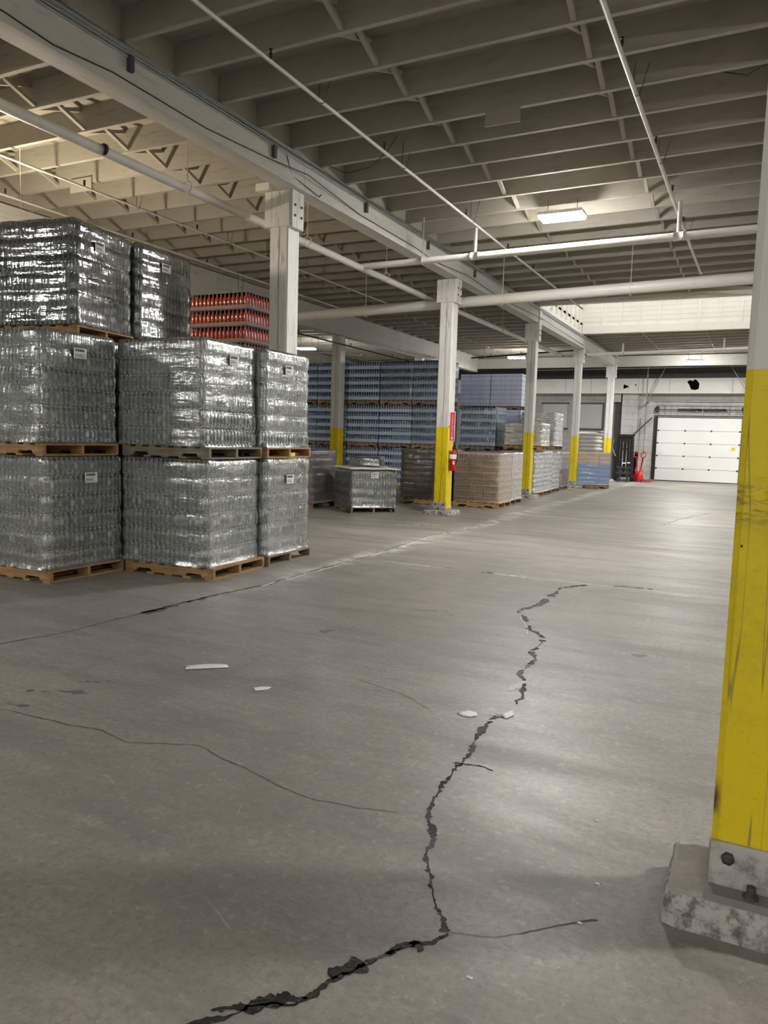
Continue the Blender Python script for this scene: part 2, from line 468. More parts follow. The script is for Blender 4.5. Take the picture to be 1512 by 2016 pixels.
# ------------------------------------------------------------------ mesh helpers
class MB:
    def __init__(self):
        self.v, self.f, self.mi, self.sm = [], [], [], []

    def add(self, verts, faces, mi=0, smooth=False):
        o = len(self.v)
        self.v += [tuple(p) for p in verts]
        self.f += [tuple(i + o for i in fc) for fc in faces]
        self.mi += [mi] * len(faces)
        self.sm += [smooth] * len(faces)
        return self

    def box(self, c, s, mi=0, rz=0.0, ch=0.0):
        """box centred at c with size s; ch chamfers the vertical edges"""
        x, y, z = s[0] / 2, s[1] / 2, s[2] / 2
        if ch:
            ring = [(x - ch, -y), (x, -y + ch), (x, y - ch), (x - ch, y), (-x + ch, y), (-x, y - ch), (-x, -y + ch), (-x + ch, -y)]
        else:
            ring = [(-x, -y), (x, -y), (x, y), (-x, y)]
        ca, sa = math.cos(rz), math.sin(rz)
        n = len(ring)
        vs = [(c[0] + ca * a - sa * b, c[1] + sa * a + ca * b, c[2] + h) for h in (-z, z) for a, b in ring]
        fs = [tuple(reversed(range(n))), tuple(range(n, 2 * n))] + [(i, (i + 1) % n, n + (i + 1) % n, n + i) for i in range(n)]
        return self.add(vs, fs, mi)

    def bbox(self, a, b, mi=0):
        return self.box(tuple((p + q) / 2 for p, q in zip(a, b)), tuple(abs(q - p) for p, q in zip(a, b)), mi)

    def tube(self, pts, r, seg=8, mi=0, cap=True, smooth=True):
        pts = [Vector(p) for p in pts]
        rings = []
        up = Vector((0, 0, 1))
        for i, p in enumerate(pts):
            d = (pts[min(i + 1, len(pts) - 1)] - pts[max(i - 1, 0)]).normalized()
            a = d.cross(up if abs(d.z) < 0.95 else Vector((1, 0, 0))).normalized()
            b = d.cross(a)
            rr = r[i] if isinstance(r, (list, tuple)) else r
            rings.append([p + (a * math.cos(2 * PI * k / seg) + b * math.sin(2 * PI * k / seg)) * rr for k in range(seg)])
        vs = [q for rg in rings for q in rg]
        fs = []
        for i in range(len(pts) - 1):
            for k in range(seg):
                k2 = (k + 1) % seg
                fs.append((i * seg + k, i * seg + k2, (i + 1) * seg + k2, (i + 1) * seg + k))
        self.add(vs, fs, mi, smooth)
        if cap:
            o = len(self.v) - len(vs)
            for rg, rev in ((0, False), (len(pts) - 1, True)):
                fc = tuple(o + rg * seg + k for k in range(seg))
                self.f.append(fc[::-1] if rev else fc)
                self.mi.append(mi)
                self.sm.append(False)
        return self

    def bar(self, a, b, w, h, mi=0):
        """rectangular bar from a to b; w sideways, h upward"""
        a, b = Vector(a), Vector(b)
        d = (b - a).normalized()
        up = Vector((0, 0, 1)) if abs(d.z) < 0.99 else Vector((0, 1, 0))
        s = d.cross(up).normalized() * (w / 2)
        u = s.cross(d).normalized() * (h / 2)
        vs = [p + i * s + j * u for p in (a, b) for i, j in ((-1, -1), (1, -1), (1, 1), (-1, 1))]
        return self.add(vs, [(0, 1, 2, 3), (7, 6, 5, 4), (0, 4, 5, 1), (1, 5, 6, 2), (2, 6, 7, 3), (3, 7, 4, 0)], mi)

    def lathe(self, prof, c=(0, 0, 0), seg=12, mi=None, smooth=True, rot=0.0):
        """prof: list of (radius, z); mi: per band index function(band, segment)"""
        vs = [(c[0] + r * math.cos(2 * PI * k / seg + rot), c[1] + r * math.sin(2 * PI * k / seg + rot), c[2] + z) for r, z in prof for k in range(seg)]
        o = len(self.v)
        self.v += vs
        for i in range(len(prof) - 1):
            for k in range(seg):
                k2 = (k + 1) % seg
                self.f.append((o + i * seg + k, o + i * seg + k2, o + (i + 1) * seg + k2, o + (i + 1) * seg + k))
                self.mi.append(mi(i, k) if callable(mi) else (mi or 0))
                self.sm.append(smooth)
        self.f.append(tuple(o + (len(prof) - 1) * seg + k for k in range(seg)))
        self.mi.append(mi(len(prof) - 2, 0) if callable(mi) else (mi or 0))
        self.sm.append(False)
        return self

    def mesh(self, name, mats):
        me = bpy.data.meshes.new(name)
        me.from_pydata(self.v, [], self.f)
        for m in (mats if isinstance(mats, (list, tuple)) else [mats]):
            me.materials.append(m)
        me.polygons.foreach_set('material_index', self.mi)
        me.polygons.foreach_set('use_smooth', self.sm)
        me.update()
        return me

    def obj(self, name, mats, parent=None, loc=(0, 0, 0), rot=(0, 0, 0)):
        return link(name, self.mesh(name, mats), parent, loc, rot)


def link(name, me, parent=None, loc=(0, 0, 0), rot=(0, 0, 0)):
    o = bpy.data.objects.new(name, me)
    COL.objects.link(o)
    o.location = loc
    o.rotation_euler = rot
    if parent is not None:
        o.parent = parent
    return o


def tag(o, label, cat, group=None):
    o['label'] = label
    o['category'] = cat
    if group:
        o['group'] = group
    return o


def thing(name, label, cat, loc=(0, 0, 0), rz=0.0, group=None):
    o = bpy.data.objects.new(name, None)
    COL.objects.link(o)
    o.empty_display_size = 0.1
    o.location = loc
    o.rotation_euler = (0, 0, rz)
    return tag(o, label, cat, group)


def struct(o):
    o['kind'] = 'structure'
    return o


def kids(o):
    return [c for c in COL.objects if c.parent == o]


# ------------------------------------------------------------------ structure: floor
X0, X1, Y0, Y1 = -20.0, 7.0, -13.0, 37.2
fl = MB().bbox((X0, Y0, -0.2), (X1, Y1, 0.0)).obj('floor', M['floor'])
struct(fl)


def resample(pts, step):
    out = []
    for a, b in zip(pts[:-1], pts[1:]):
        a, b = Vector(a), Vector(b)
        n = max(1, int(round((b - a).length / step)))
        out += [a.lerp(b, i / n) for i in range(n)]
    out.append(Vector(pts[-1]))
    return out


def fnoise(d, s):
    return noise.noise(Vector((d, s * 7.13, 0.37))) + 0.5 * noise.noise(Vector((d * 2.3, s * 3.1, 5.1))) + 0.3 * noise.noise(Vector((d * 5.7, s * 1.7, 9.2)))


def crack(pts, w, mat, seed, z=0.0015, step=0.02, amp=0.02, wmin=0.003, gap=0.0, freq=9.0, wfun=None, spiky=1.0):
    """irregular broken line lying in the floor: ragged edges, swelling and thinning"""
    p = resample(pts, step)
    d = 0.0
    q, ds = [], []
    for i, c in enumerate(p):
        if i:
            d += (p[i] - p[i - 1]).length
        q.append(Vector((c.x + amp * fnoise(d * freq, seed + 0.3), c.y + amp * fnoise(d * freq, seed + 40.7))))
        ds.append(d)
    L, R_, keep = [], [], []
    for i, c in enumerate(q):
        t_ = (q[min(i + 1, len(q) - 1)] - q[max(i - 1, 0)])
        t_ = t_.normalized() if t_.length > 1e-6 else Vector((1, 0))
        n = Vector((-t_.y, t_.x))
        k = wfun(ds[i] / max(d, 1e-6)) if wfun else 1.0
        base = 0.5 + 0.9 * fnoise(ds[i] * freq * 0.5, seed + 80)
        a = max(wmin, w * k * max(0.0, base + 0.75 * spiky * fnoise(ds[i] * freq * 3, seed + 11)))
        b = max(wmin, w * k * max(0.0, base + 0.75 * spiky * fnoise(ds[i] * freq * 3, seed + 23)))
        if i in (0, len(q) - 1):
            a = b = 0.0005
        L.append(c + n * a)
        R_.append(c - n * b)
        keep.append(fnoise(ds[i] * freq * 0.7, seed + 61))
    lim = sorted(keep)[int(len(keep) * gap)] if gap else -9
    mb = MB()
    for i in range(len(q) - 1):
        if keep[i] < lim:
            continue
        mb.add([(L[i].x, L[i].y, z), (R_[i].x, R_[i].y, z), (R_[i + 1].x, R_[i + 1].y, z), (L[i + 1].x, L[i + 1].y, z)], [(0, 1, 2, 3)])
    return mb.obj('crack', mat, fl)


main_c = [(-1.62, 8.62), (-1.83, 8.27), (-1.8, 7.45), (-1.91, 6.85), (-1.69, 6.41), (-1.47, 6.0), (-1.37, 5.37), (-1.35, 4.96), (-1.21, 4.56), (-1.22, 4.25), (-1.26, 4.04)]
main_n = [(-1.26, 4.04), (-1.25, 3.79), (-1.21, 3.58), (-1.21, 3.41), (-1.2, 3.16), (-1.18, 2.97), (-1.14, 2.84), (-1.06, 2.7), (-1.03, 2.55), (-0.96, 2.44), (-0.9, 2.31), (-0.83, 2.23), (-0.79, 2.18)]
main_b = [(-0.79, 2.18), (-0.82, 2.11), (-0.89, 2.07), (-0.92, 2.0), (-0.95, 1.94), (-0.98, 1.87), (-1.02, 1.81), (-1.03, 1.74), (-1.06, 1.68), (-1.11, 1.66), (-1.17, 1.61), (-1.2, 1.55), (-1.24, 1.51), (-1.3, 1.45), (-1.36, 1.3)]
left_c = [(-4.96, 3.2), (-4.92, 3.65), (-4.79, 4.13), (-4.77, 4.75), (-4.75, 5.1), (-4.74, 5.36), (-4.73, 5.86), (-4.67, 6.11), (-4.6, 6.64), (-4.62, 7.17), (-4.63, 7.86), (-4.6, 8.59), (-4.63, 9.55), (-4.8, 11.44), (-4.66, 12.5), (-4.4, 14.35)]
thin_c = [(-4.2, 2.8), (-3.76, 2.77), (-3.53, 2.79), (-3.29, 2.8), (-3.04, 2.84), (-2.8, 2.79), (-2.47, 2.95), (-2.24, 2.87), (-2.0, 2.82), (-1.81, 2.75), (-1.64, 2.74), (-1.45, 2.77), (-1.28, 2.82)]
crack(main_c, 0.034, M['tar'], 3, step=0.022, amp=0.03, gap=0.16, freq=5)
crack(main_n, 0.022, M['tar'], 5, step=0.009, amp=0.011, freq=13, wmin=0.003)
crack(main_b, 0.012, M['tar'], 8, step=0.007, amp=0.006, freq=16, wmin=0.002)
crack([(-0.83, 2.06), (-0.87, 2.075), (-0.92, 1.99)], 0.018, M['tar'], 9, step=0.006, amp=0.006, freq=16)
crack([(-0.97, 1.93), (-1.0, 1.87), (-1.04, 1.83)], 0.03, M['tar'], 10, step=0.006, amp=0.004, freq=14, wmin=0.012, spiky=.6)
crack([(-1.04, 1.72), (-1.12, 1.66), (-1.18, 1.61), (-1.25, 1.55)], 0.028, M['tar'], 11, step=0.006, amp=0.008, freq=13, wmin=0.006)
crack(left_c, 0.017, M['drycrack'], 12, step=0.03, amp=0.012, freq=3, wmin=0.005, wfun=lambda t: 1.9 if 0.1 < t < 0.36 else 0.7)
crack([(-4.72, 4.9), (-4.7, 5.9)], 0.05, M['drycrack'], 13, step=0.02, amp=0.015, freq=4, gap=0.25)
crack(thin_c, 0.004, M['hairline'], 14, step=0.015, amp=0.014, freq=7, wmin=0.002)
crack([(-0.79, 2.18), (-0.67, 2.22), (-0.56, 2.31), (-0.48, 2.39), (-0.37, 2.49)], 0.0028, M['hairline'], 15, step=0.01, amp=0.008, freq=12, wmin=0.0012)
crack([(-3.43, 8.71), (-2.97, 8.74), (-2.75, 8.68)], 0.07, M['drycrack'], 16, step=0.02, amp=0.02, freq=6, gap=0.1)
crack([(-1.35, 8.7), (-1.2, 8.76), (-0.93, 8.8)], 0.05, M['drycrack'], 17, step=0.02, amp=0.02, freq=6, gap=0.1)
crack([(-1.63, 16.05), (-1.5, 17.0), (-1.31, 18.2), (-0.88, 20.11)], 0.02, M['drycrack'], 18, step=0.06, amp=0.05, freq=2.5, wmin=0.008)
crack([(-1.24, 3.4), (-1.12, 3.44), (-1.04, 3.42)], 0.014, M['tar'], 19, step=0.008, amp=0.008, freq=14)
crack([(-1.62, 4.02), (-1.9, 4.2), (-2.3, 4.3)], 0.004, M['hairline'], 20, step=0.03, amp=0.01, freq=6, wmin=0.0015)
for s, (pts, w) in enumerate((
        ([(-4.62, 6.2), (-4.58, 7.0), (-4.6, 8.6)], 0.022), ([(-4.6, 8.9), (-4.62, 10.2), (-4.75, 11.6)], 0.045),
        ([(-4.74, 12.0), (-4.6, 12.9), (-4.4, 14.3)], 0.05), ([(-4.45, 8.72), (-3.6, 8.7)], 0.018),
        ([(-2.7, 8.68), (-2.35, 8.64)], 0.035), ([(-5.9, 12.6), (-5.2, 13.0), (-4.9, 13.6)], 0.06),
        ([(-1.3, 4.95), (-1.28, 4.75), (-1.33, 4.6)], 0.028), ([(-1.3, 4.15), (-1.22, 4.12)], 0.022),
        ([(-1.9, 6.9), (-1.8, 6.6), (-1.6, 6.1)], 0.018), ([(-0.8, 8.62), (-0.55, 8.6)], 0.02))):
    o = crack(pts, w, M['lime'], 40 + s, z=0.0022, step=0.02, amp=0.02, freq=6, gap=0.3, wmin=0.001)
    o.name = 'lime_bloom'
for s, (pts, w) in enumerate((
        ([(-3.9, 3.05), (-3.75, 3.15), (-3.55, 3.22)], 0.03), ([(-3.75, 3.32), (-3.6, 3.45)], 0.04), ([(-3.8, 2.84), (-3.62, 2.9)], 0.018),
        ([(-3.35, 3.85), (-3.2, 4.0)], 0.02), ([(-3.1, 5.2), (-2.95, 5.5)], 0.05), ([(-2.5, 3.9), (-2.42, 3.93)], 0.02),
        ([(-1.75, 6.6), (-1.5, 6.55), (-1.45, 6.7)], 0.012), ([(-2.9, 6.3), (-2.5, 6.5), (-2.35, 6.3)], 0.02), ([(-0.75, 5.9), (-0.6, 5.95)], 0.05))):
    o = crack(pts, w, M['smear'], 70 + s, z=0.001, step=0.012, amp=0.015, freq=9, gap=0.3, wmin=0.0006)
    o.name = 'tyre_smear'

# ------------------------------------------------------------------ structure: walls
struct(MB().bbox((X0 - 0.2, Y1, 0), (X1 + 0.2, Y1 + 0.25, 8)).obj('wall_back', M['blockg']))
struct(MB().bbox((X0 - 0.2, Y0, 0), (X0, Y1, 8)).obj('wall_left', M['blockw']))
struct(MB().bbox((X1, Y0, 0), (X1 + 0.2, Y1, 8)).obj('wall_right', M['blockw']))
struct(MB().bbox((X0 - 0.2, Y0 - 0.2, 0), (X1 + 0.2, Y0, 8)).obj('wall_front', M['blockw']))

# ------------------------------------------------------------------ structure: ceiling, joists, beams
ZB, ZJ0, ZJ1 = 4.93, 5.38, 5.69           # beam underside, joist underside, deck underside
ROWX = [(-11.95, -11.7), (-6.03, -5.74), (0.1, 0.14)]      # x of each beam row at y = -6 and y = 34


def rowx(r, y):
    a, b = ROWX[r]
    return a + (b - a) * (y + 6) / 40.0


SL = 0.012
MON = (-5.72, -0.05, 21.25, 26.95)        # roof light opening


def deck(name, x0, x1, y0, y1, z0, z1):
    mb = MB()
    mb.add([(x0, y0, z0), (x1, y0, z1), (x1, y1, z1), (x0, y1, z0), (x0, y0, z0 + 0.08), (x1, y0, z1 + 0.08), (x1, y1, z1 + 0.08), (x0, y1, z0 + 0.08)],
           [(0, 3, 2, 1), (4, 5, 6, 7), (0, 1, 5, 4), (1, 2, 6, 5), (2, 3, 7, 6), (3, 0, 4, 7)])
    return struct(mb.obj(name, M['ceil']))


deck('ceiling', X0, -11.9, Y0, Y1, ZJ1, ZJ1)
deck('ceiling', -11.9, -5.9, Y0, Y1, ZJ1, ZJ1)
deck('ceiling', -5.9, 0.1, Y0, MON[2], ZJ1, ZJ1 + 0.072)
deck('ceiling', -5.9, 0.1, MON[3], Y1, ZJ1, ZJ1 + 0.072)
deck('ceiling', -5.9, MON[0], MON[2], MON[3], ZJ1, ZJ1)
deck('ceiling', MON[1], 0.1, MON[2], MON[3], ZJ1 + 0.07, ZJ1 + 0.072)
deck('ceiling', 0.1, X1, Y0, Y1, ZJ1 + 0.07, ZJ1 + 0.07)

BAYS = [(-17.8, -11.85, 0.0, (-15.8, -13.8)), (-11.85, -5.9, 0.0, (-10.2, -8.0)), (-5.9, 0.1, SL, (-3.82, -1.8)), (0.1, X1 - 0.02, 0.0, (2.2, 4.4))]
JS = 0.738
for bi, (xa, xb, sl, br) in enumerate(BAYS):
    ln = xb - xa
    dz0 = 0.07 if bi == 3 else 0.0
    jm = MB().add([(0, -0.03, 0), (0, 0.03, 0), (ln, -0.03, sl * ln), (ln, 0.03, sl * ln),
                   (0, -0.03, ZJ1 - ZJ0), (0, 0.03, ZJ1 - ZJ0), (ln, -0.03, sl * ln + ZJ1 - ZJ0), (ln, 0.03, sl * ln + ZJ1 - ZJ0)],
                  [(0, 1, 3, 2), (4, 6, 7, 5), (0, 2, 6, 4), (1, 5, 7, 3), (0, 4, 5, 1), (2, 3, 7, 6)]).mesh('joist', M['joist'])
    bm_ = MB()
    for x in br:
        xl = x - xa
        z0 = sl * xl
        bm_.bar((xl - 0.035, 0.03, z0 + 0.035), (xl - 0.035, JS - 0.03, z0 + 0.27), 0.05, 0.045)
        bm_.bar((xl + 0.035, 0.03, z0 + 0.27), (xl + 0.035, JS - 0.03, z0 + 0.035), 0.05, 0.045)
    bmesh_ = bm_.mesh('bridging', M['joist'])
    blk = MB().box((0.05 if bi == 2 else 0.16, JS / 2, 0.155), (0.04, JS - 0.06, 0.30)).box((ln - 0.16, JS / 2, 0.155 + sl * ln), (0.04, JS - 0.06, 0.30)).mesh('blocking', M['joist'])
    k = -20
    while True:
        y = 6.54 + JS * k
        k += 1
        if y > 36.5:
            break
        if y < (-8 if bi in (2, 3) else -2):
            continue
        if bi == 2 and MON[2] - 0.05 < y < MON[3] + 0.05:
            continue
        if bi == 0 and y < 12:
            continue
        if bi == 3 and y > 30:
            continue
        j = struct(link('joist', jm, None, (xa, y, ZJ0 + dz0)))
        if not (bi == 2 and MON[2] - JS < y < MON[2]):
            link('bridging', bmesh_, j)
            link('blocking', blk, j)

for r in range(3):
    for k in range(-2, 5):
        y0 = 2.95 + 6.1 * k + (0 if r != 0 else -0.6)
        y1 = y0 + 6.1
        if r == 0 and y1 < 8:
            continue
        a, b = rowx(r, y0), rowx(r, y1)
        zb = 4.70 if r == 0 else ZB
        mb = MB().bar((a, y0 + 0.004, (zb + ZJ0) / 2 - 0.005), (b, y1 - 0.004, (zb + ZJ0) / 2 - 0.005), 0.26, ZJ0 - zb - 0.015)
        struct(mb.obj('beam', M['beam']))
# cross beam that ends the bay in front of the back wall
struct(MB().bbox((-17.4, 33.62, 4.93), (6.9, 33.86, 5.36)).obj('beam', M['beam']))

# ------------------------------------------------------------------ roof light (monitor) with daylight
mx0, mx1, my0, my1 = MON
mz0, mz1, mz2 = 5.4, 6.55, 7.15
mw = MB()
mw.bbox((mx0, my1, mz0), (mx1, my1 + 0.12, mz1))
mw.bbox((mx0 - 0.12, my0, mz0), (mx0, my1 + 0.12, mz1))
mw.bbox((mx1, my0, mz0), (mx1 + 0.12, my1 + 0.12, mz1))
mw.bbox((mx0 - 0.12, my0 - 0.12, mz0), (mx1 + 0.12, my0, mz1))
w_ = struct(mw.obj('wall_monitor', M['monitor']))
st = MB()
n = 9
for i in range(n + 1):
    x = mx0 + 0.04 + (mx1 - mx0 - 0.08) * i / n
    st.box((x, my1 - 0.03, 6.09), (0.05 if i % 2 else 0.075, 0.05 if i % 2 else 0.06, 0.86))
for i in range(1, 9):
    y = my0 + (my1 - my0) * i / 9
    st.box((mx0 + 0.03, y, 6.02), (0.06, 0.07, 1.0))
st.box(((mx0 + mx1) / 2, my1 - 0.035, mz1 - 0.04), (mx1 - mx0, 0.07, 0.07))
st.box((mx0 + 0.035, (my0 + my1) / 2, mz1 - 0.04), (0.07, my1 - my0, 0.07))
st.obj('stud', M['monitor'], w_)
bd = MB()
for i in range(6):
    bd.bar((mx0 + 0.02, my1 - 0.008, 5.72 + i * 0.155), (mx1 - 0.02, my1 - 0.004, 5.72 + i * 0.155), 0.016, 0.15)
bd.bbox((mx0 + 0.02, my1 - 0.06, mz0), (mx1 - 0.02, my1 - 0.002, 5.66))
bd.obj('lap_board', M['monitor'], w_)
wn = struct(MB().bbox((mx0, my0, mz2), (mx1, my1, mz2 + 0.012)).bbox((mx0, my1 + 0.03, mz1), (mx1, my1 + 0.04, mz2))
            .bbox((mx0 - 0.06, my0, mz1), (mx0 - 0.05, my1, mz2)).bbox((mx1 + 0.05, my0, mz1), (mx1 + 0.06, my1, mz2))
            .bbox((mx0, my0 - 0.06, mz1), (mx1, my0 - 0.05, mz2)).obj('window_1', M['glass']))
wf = MB()
for i in range(n // 2 + 2):
    x = mx0 + (mx1 - mx0) * i / (n // 2 + 1)
    wf.box((x, my1 + 0.03, (mz1 + mz2) / 2), (0.07, 0.08, mz2 - mz1))
    wf.box((x, (my0 + my1) / 2, mz2 - 0.03), (0.05, my1 - my0, 0.06))
wf.obj('frame', M['monitor'], wn)

# ------------------------------------------------------------------ posts
post_cache = {}


def post(x, y, label, w=0.30, near=False, ztop=ZB, cap=True, foot=(-0.31, 0.31, -0.30, 0.28), side=1, rz=0.0):
    t = thing('timber_post', label, 'post', (x, y, 0), rz)
    zf = 0.12 if near else 0.10
    h = w / 2
    # cast footing: flat worn top, rough broken sides
    mb = MB()
    fx0, fx1, fy0, fy1 = foot
    per = []
    m_ = 16
    for i in range(m_):
        per.append((fx0 + (fx1 - fx0) * i / m_, fy0, 0, -1))
    for i in range(m_):
        per.append((fx1, fy0 + (fy1 - fy0) * i / m_, 1, 0))
    for i in range(m_):
        per.append((fx1 - (fx1 - fx0) * i / m_, fy1, 0, 1))
    for i in range(m_):
        per.append((fx0, fy1 - (fy1 - fy0) * i / m_, -1, 0))
    nseg = len(per)
    mx_, my_ = (fx0 + fx1) / 2, (fy0 + fy1) / 2
    rings = [(0.012, 0.0), (0.008, 0.03), (0.004, 0.06), (0.0, zf - 0.025), (-0.008, zf - 0.008), (-0.022, zf)]
    rough = 0.007 if near else 0.022
    vs = []
    for ri, (o_, z) in enumerate(rings):
        for k_, (a, b, nx_, ny_) in enumerate(per):
            jz = rough * (noise.noise(Vector((a * 16 + x, b * 16 + y, z * 22))) + 0.5 * noise.noise(Vector((a * 41 + x, b * 41, z * 50)))) * (1.0 if ri < 4 else 0.35)
            if k_ % m_ == 0:
                o2 = o_ - 0.012
                vx, vy = (mx_ - a), (my_ - b)
                l_ = math.hypot(vx, vy)
                vs.append((a - vx / l_ * (o2 + jz), b - vy / l_ * (o2 + jz), z))
            else:
                vs.append((a + nx_ * (o_ + jz), b + ny_ * (o_ + jz), z))
    fs, mi_ = [], []
    for r_ in range(len(rings) - 1):
        for i in range(nseg):
            i2 = (i + 1) % nseg
            fs.append((r_ * nseg + i, r_ * nseg + i2, (r_ + 1) * nseg + i2, (r_ + 1) * nseg + i))
            mi_.append(0 if r_ < 4 else 1)
    fs.append(tuple((len(rings) - 1) * nseg + i for i in range(nseg)))
    mi_.append(1)
    mb.add(vs, fs, 0, False)
    mb.mi = mi_
    mb.obj('footing', [M['foot'], M['foottop']], t)
    # steel base plate and shoe
    MB().box((0, -0.03, zf + 0.012), (w + 0.02, w + 0.10, 0.024)).obj('base_plate', M['steel'], t)
    for sy in (-1, 1):
        MB().box((0, sy * (h + 0.006), zf + 0.024 + 0.075), (w, 0.012, 0.15)).obj('shoe', M['steelw'], t)
    sh = MB().box((0, 0, (zf + 0.03 + ztop) / 2), (w, w, ztop - zf - 0.03), ch=0.022 if near else 0.018)
    if not near:
        # a groove shows where the two timbers of the post meet
        sh.box((0.01, -h - 0.0005, 2.4), (0.006, 0.003, 4.3), 1)
    sh.obj('shaft', [M['nearpost'] if near else M['post'], M['rust']], t)
    for bx in (-0.09, 0.09):
        bb = MB().lathe([(0.021, 0.0), (0.021, 0.016), (0.018, 0.018), (0.012, 0.0185), (0.011, 0.028), (0.0, 0.0285)], (0, 0, 0), 6)
        o = bb.obj('bolt', M['rust'], t, (bx, -h - 0.012, zf + 0.125), (PI / 2, 0.3 + bx, 0))
    MB().lathe([(0.024, 0), (0.024, 0.010), (0.014, 0.012), (0.014, 0.04), (0.0, 0.042)], (-0.015, -h - 0.045, zf + 0.022), 10).obj('anchor_nut', M['rust'], t)
    if cap:
        # bolster block under the beam and the bolted side splice
        MB().box((-0.02, 0, 4.685), (w + 0.10, w + 0.04, 0.47)).obj('bolster', M['post'], t)
        pl = MB().box((h + 0.045, 0, 4.93), (0.04, w * 0.95, 0.98))
        for zz in (4.6, 4.74, 5.05, 5.3):
            for yy in (-0.08, 0.08):
                pl.box((h + 0.072, yy, zz), (0.016, 0.03, 0.03), 1)
        pl.obj('splice_board', [M['post'], M['rust']], t)
    return t


post(0.10, 2.81, 'scuffed yellow and white timber post with bolted steel shoe, largest and at the right edge', 0.29, True, ZB, False, (-0.275, 0.30, -0.225, 0.15))
post(-6.10, 9.05, 'white timber post rising behind the near bottle pallets, right of the red crates')
post(-5.99, 15.06, 'yellow based white post that carries the red fire extinguisher')
post(-5.87, 21.25, 'yellow based white post between the tan carton pallet and the white wrapped stacks', 0.26)
post(-5.86, 27.35, 'yellow based white post beside the pallet of peach and blue cartons', 0.24)
post(-5.77, 33.55, 'white post with yellow foot beside the black lift truck, under the far cross beam', 0.27)
post(-11.85, 20.65, 'yellow based white post in front of the wall of blue bottle pallets', 0.31, ztop=4.69, cap=False)
post(-11.8, 26.8, 'white post showing above the blue bottle pallets, behind the extinguisher post', ztop=4.69, cap=False)

# ------------------------------------------------------------------ lamps
def lamp(x, y, z, label, rz=0.3, group=None, size=(0.66, 0.34), lens='lens'):
    t = thing('ceiling_light', label, 'light', (x, y, z), rz, group)
    a, b = size
    MB().box((0, 0, 0.045), (a + 0.03, b + 0.03, 0.05)).obj('housing', M['lamphouse'], t)
    MB().box((0, 0, 0.0), (a, b, 0.035)).obj('lens', M[lens], t)
    top = ZJ0 + 0.02 - z
    for sx in (-0.35, 0.35):
        MB().tube([(a * sx, 0, 0.06), (a * sx, 0, top)], 0.006, 5).obj('hanger', M['hook'], t)
    return t


lamp(-2.98, 12.12, 5.12, 'bright rectangular ceiling light above the white pipe in the open bay', 0.0)
lamp(-2.4, 32.2, 4.93, 'ceiling light in front of the far roll-up door')
lamp(-9.0, 30.2, 5.0, 'ceiling light above the lavender cartons, left of the third yellow based post', 0.2)
lamp(-15.9, 25.2, 4.95, 'ceiling light at far left, seen just right of the white post', 0.2)
lamp(-12.8, -2.3, 5.05, 'ceiling light far to the left of the bottle pallets, outside the picture', 0.1)
lamp(-3.0, -8.2, 5.1, 'ceiling light behind the camera', 0.1)
lamp(3.2, -8.2, 5.1, 'added fill light behind the camera in the right bay', 0.1)  # unseen lamp added to brighten faces turned to the camera
lamp(-9.0, -8.2, 5.1, 'added fill light behind the camera in the left bay', 0.1)  # another unseen lamp, added as fill for the near post and stacks
lamp(4.2, 5.1, 5.1, 'ceiling light in the bay on the right, level with the near post', 0.1)
lamp(3.4, 18.4, 5.1, 'ceiling light in the bay on the right, past the bright ceiling light', 0.0, lens='lens_boosted')
lamp(3.2, 32.5, 5.1, 'ceiling light in the right bay near the dock door', 0.1)
# warm bulb in the left bay, out of the picture, lighting that ceiling
wl = thing('pendant_lamp', 'warm round pendant lamp in the left bay, hidden behind the dark top load', 'light', (-9.3, 7.35, 4.08))
MB().lathe([(0.0, -0.13), (0.07, -0.11), (0.115, -0.06), (0.13, 0.0), (0.115, 0.06), (0.07, 0.11), (0.03, 0.13), (0.0, 0.131)], (0, 0, 0), 20).obj('globe', M['warm'], wl)
MB().lathe([(0.04, 0.12), (0.04, 0.2), (0.01, 0.21)], (0, 0, 0), 12).tube([(0, 0, 0.2), (0, 0, ZJ0 - 4.08 + 0.1)], 0.0035, 6).obj('cap', M['lamphouse'], wl)

# ------------------------------------------------------------------ pallets and pallet loads
PX, PY, PH = 1.22, 1.02, 0.13


